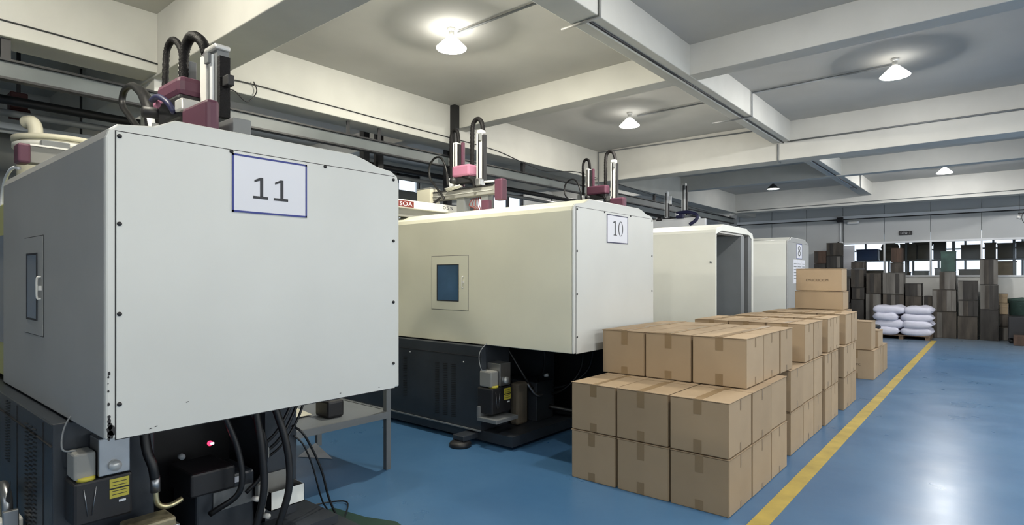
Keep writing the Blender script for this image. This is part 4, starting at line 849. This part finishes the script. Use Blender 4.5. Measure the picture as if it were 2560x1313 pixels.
for i, (a, b_, z0, z1, m_) in enumerate(wh):
    hx = ORD[i % 10] if i % 10 < 4 else ['fifth', 'sixth', 'seventh', 'eighth', 'ninth', 'tenth'][i % 10 - 4]
    storebox(a, b_, 20.5, z0, z1, m_, '%s box on the %s rack shelf behind the window, %s from the left' % ({'blue_plastic': 'blue plastic', 'duct_grey': 'grey', 'crate_carton': 'tan'}.get(m_, 'dusty brown'), 'upper' if z0 > 2 else 'lower', hx))
for k, (x, z) in enumerate(((-2.45, 2.33), (-1.62, 2.46 - .04))):
    tag(MB().lathe((x, 20.72, z), [(0, .0), (.2, .0), (.24, .08), (.2, .17), (.1, .21), (0, .22)], 20).build('bag', 'dusty_box'), ['rounded dusty bag on the upper rack shelf, left one', 'rounded dusty bag on the upper rack shelf, right one'][k], 'bag')
tag(box(-3.36, -3.08, 18.82, 18.85, 1.57, 2.42).build('curtain', 'paper'), 'narrow white curtain hanging at the left end of the strip window', 'curtain')

# ------------------------------------------------------------------ fittings on the back wall
sg = box(-2.03, -1.73, YB - .04, YB, 2.66, 2.77, b=.005).build('wall_sign', 'black'); tag(sg, 'small black sign with white symbols on the back wall above the window', 'sign')
text('OTO', 'lettering', 'frame_white', sg, (-1.99, YB - .0415, 2.685), (1, 0, 0), (0, 0, 1), .06, .15); text('I', 'lettering', 'duct_grey', sg, (-1.79, YB - .0415, 2.68), (1, 0, 0), (0, 0, 1), .07, .015)
t = thing('emergency_light', (-3.1, 18.8, 3.05), 'white twin emergency light box high on the back wall', 'light')
box(-3.26, -2.97, YB - .1, YB, 3.02, 3.11, b=.03).build('housing', 'frame_white', t); box(-3.22, -3.01, YB - .112, YB - .1, 3.035, 3.095, b=.004).build('diffuser', 'alu', t)
tag(box(-3.52, -3.36, YB - .12, YB, 3.09, 3.23, b=.01).build('black_speaker', 'black'), 'small black box on the back wall above the pipe', 'box')
conduit([(-3.44, YB - .04, 3.1), (-3.44, YB - .04, 2.52)], .02, 'frame_white', 'white vertical pipe down the back wall panels', 'pipe', n=10, name='pipe')
conduit([(-3.36, YB - .03, 3.1), (-3.36, YB - .03, 2.5)], .008, 'iron_grey', 'thin dark pipe beside the white pipe on the back wall', 'pipe', name='pipe')
t = thing('security_camera', (-3.44, 18.7, 2.5), 'small black and white camera at the foot of the wall pipe', 'camera')
MB().cyl((-3.50, YB - .08, 2.5), (-3.46, YB - .08, 2.5), .03, 12).build('lens', 'black', t); box(-3.46, -3.36, YB - .1, YB - .05, 2.48, 2.53, b=.01).build('housing', 'frame_white', t)
conduit([(-5.75, 17.03, 3.42), (.99, 17.03, 3.46)], .008, 'iron_grey', 'thin dark conduit along the beam in front of the back wall')
t = thing('wall_fan', (.42, 17.2, 2.95), 'dark hanging fan cut off by the right edge of the photo', 'fan')
MB().cyl((.40, 17.25, 3.37), (.40, 17.25, 2.9), .006, 6).build('hanger', 'black', t)
MB().cyl((.36, 17.2, 2.88), (.44, 17.2, 2.84), .04, 12).build('lamp_head', 'alu', t)
MB().tube([(.38, 17.2, 2.95), (.62, 17.2, 2.93)], .014, 8).build('bracket', 'black', t)
mb = MB(); c = Vector((.66, 17.2, 2.85))
for rr in (.10, .16, .22): mb.tube([(c.x + rr * math.cos(6.2832 * k / 24), 17.15 - .05 * (rr < .2), c.z + rr * math.sin(6.2832 * k / 24)) for k in range(25)], .006, 6)
mb.build('guard', 'black', t)
MB().cyl((.66, 17.3, 2.85), (.66, 17.12, 2.85), .06, 16).build('motor', 'black', t)
for k in range(3):
    a = 2.09 * k; MB().add([(c.x, 17.16, c.z), (c.x + .2 * math.cos(a), 17.15, c.z + .2 * math.sin(a)), (c.x + .2 * math.cos(a + .6), 17.18, c.z + .2 * math.sin(a + .6))], [(0, 1, 2)]).build('blade', 'iron_grey', t)
for o in bpy.data.objects:
    if '_o' in o: del o['_o']
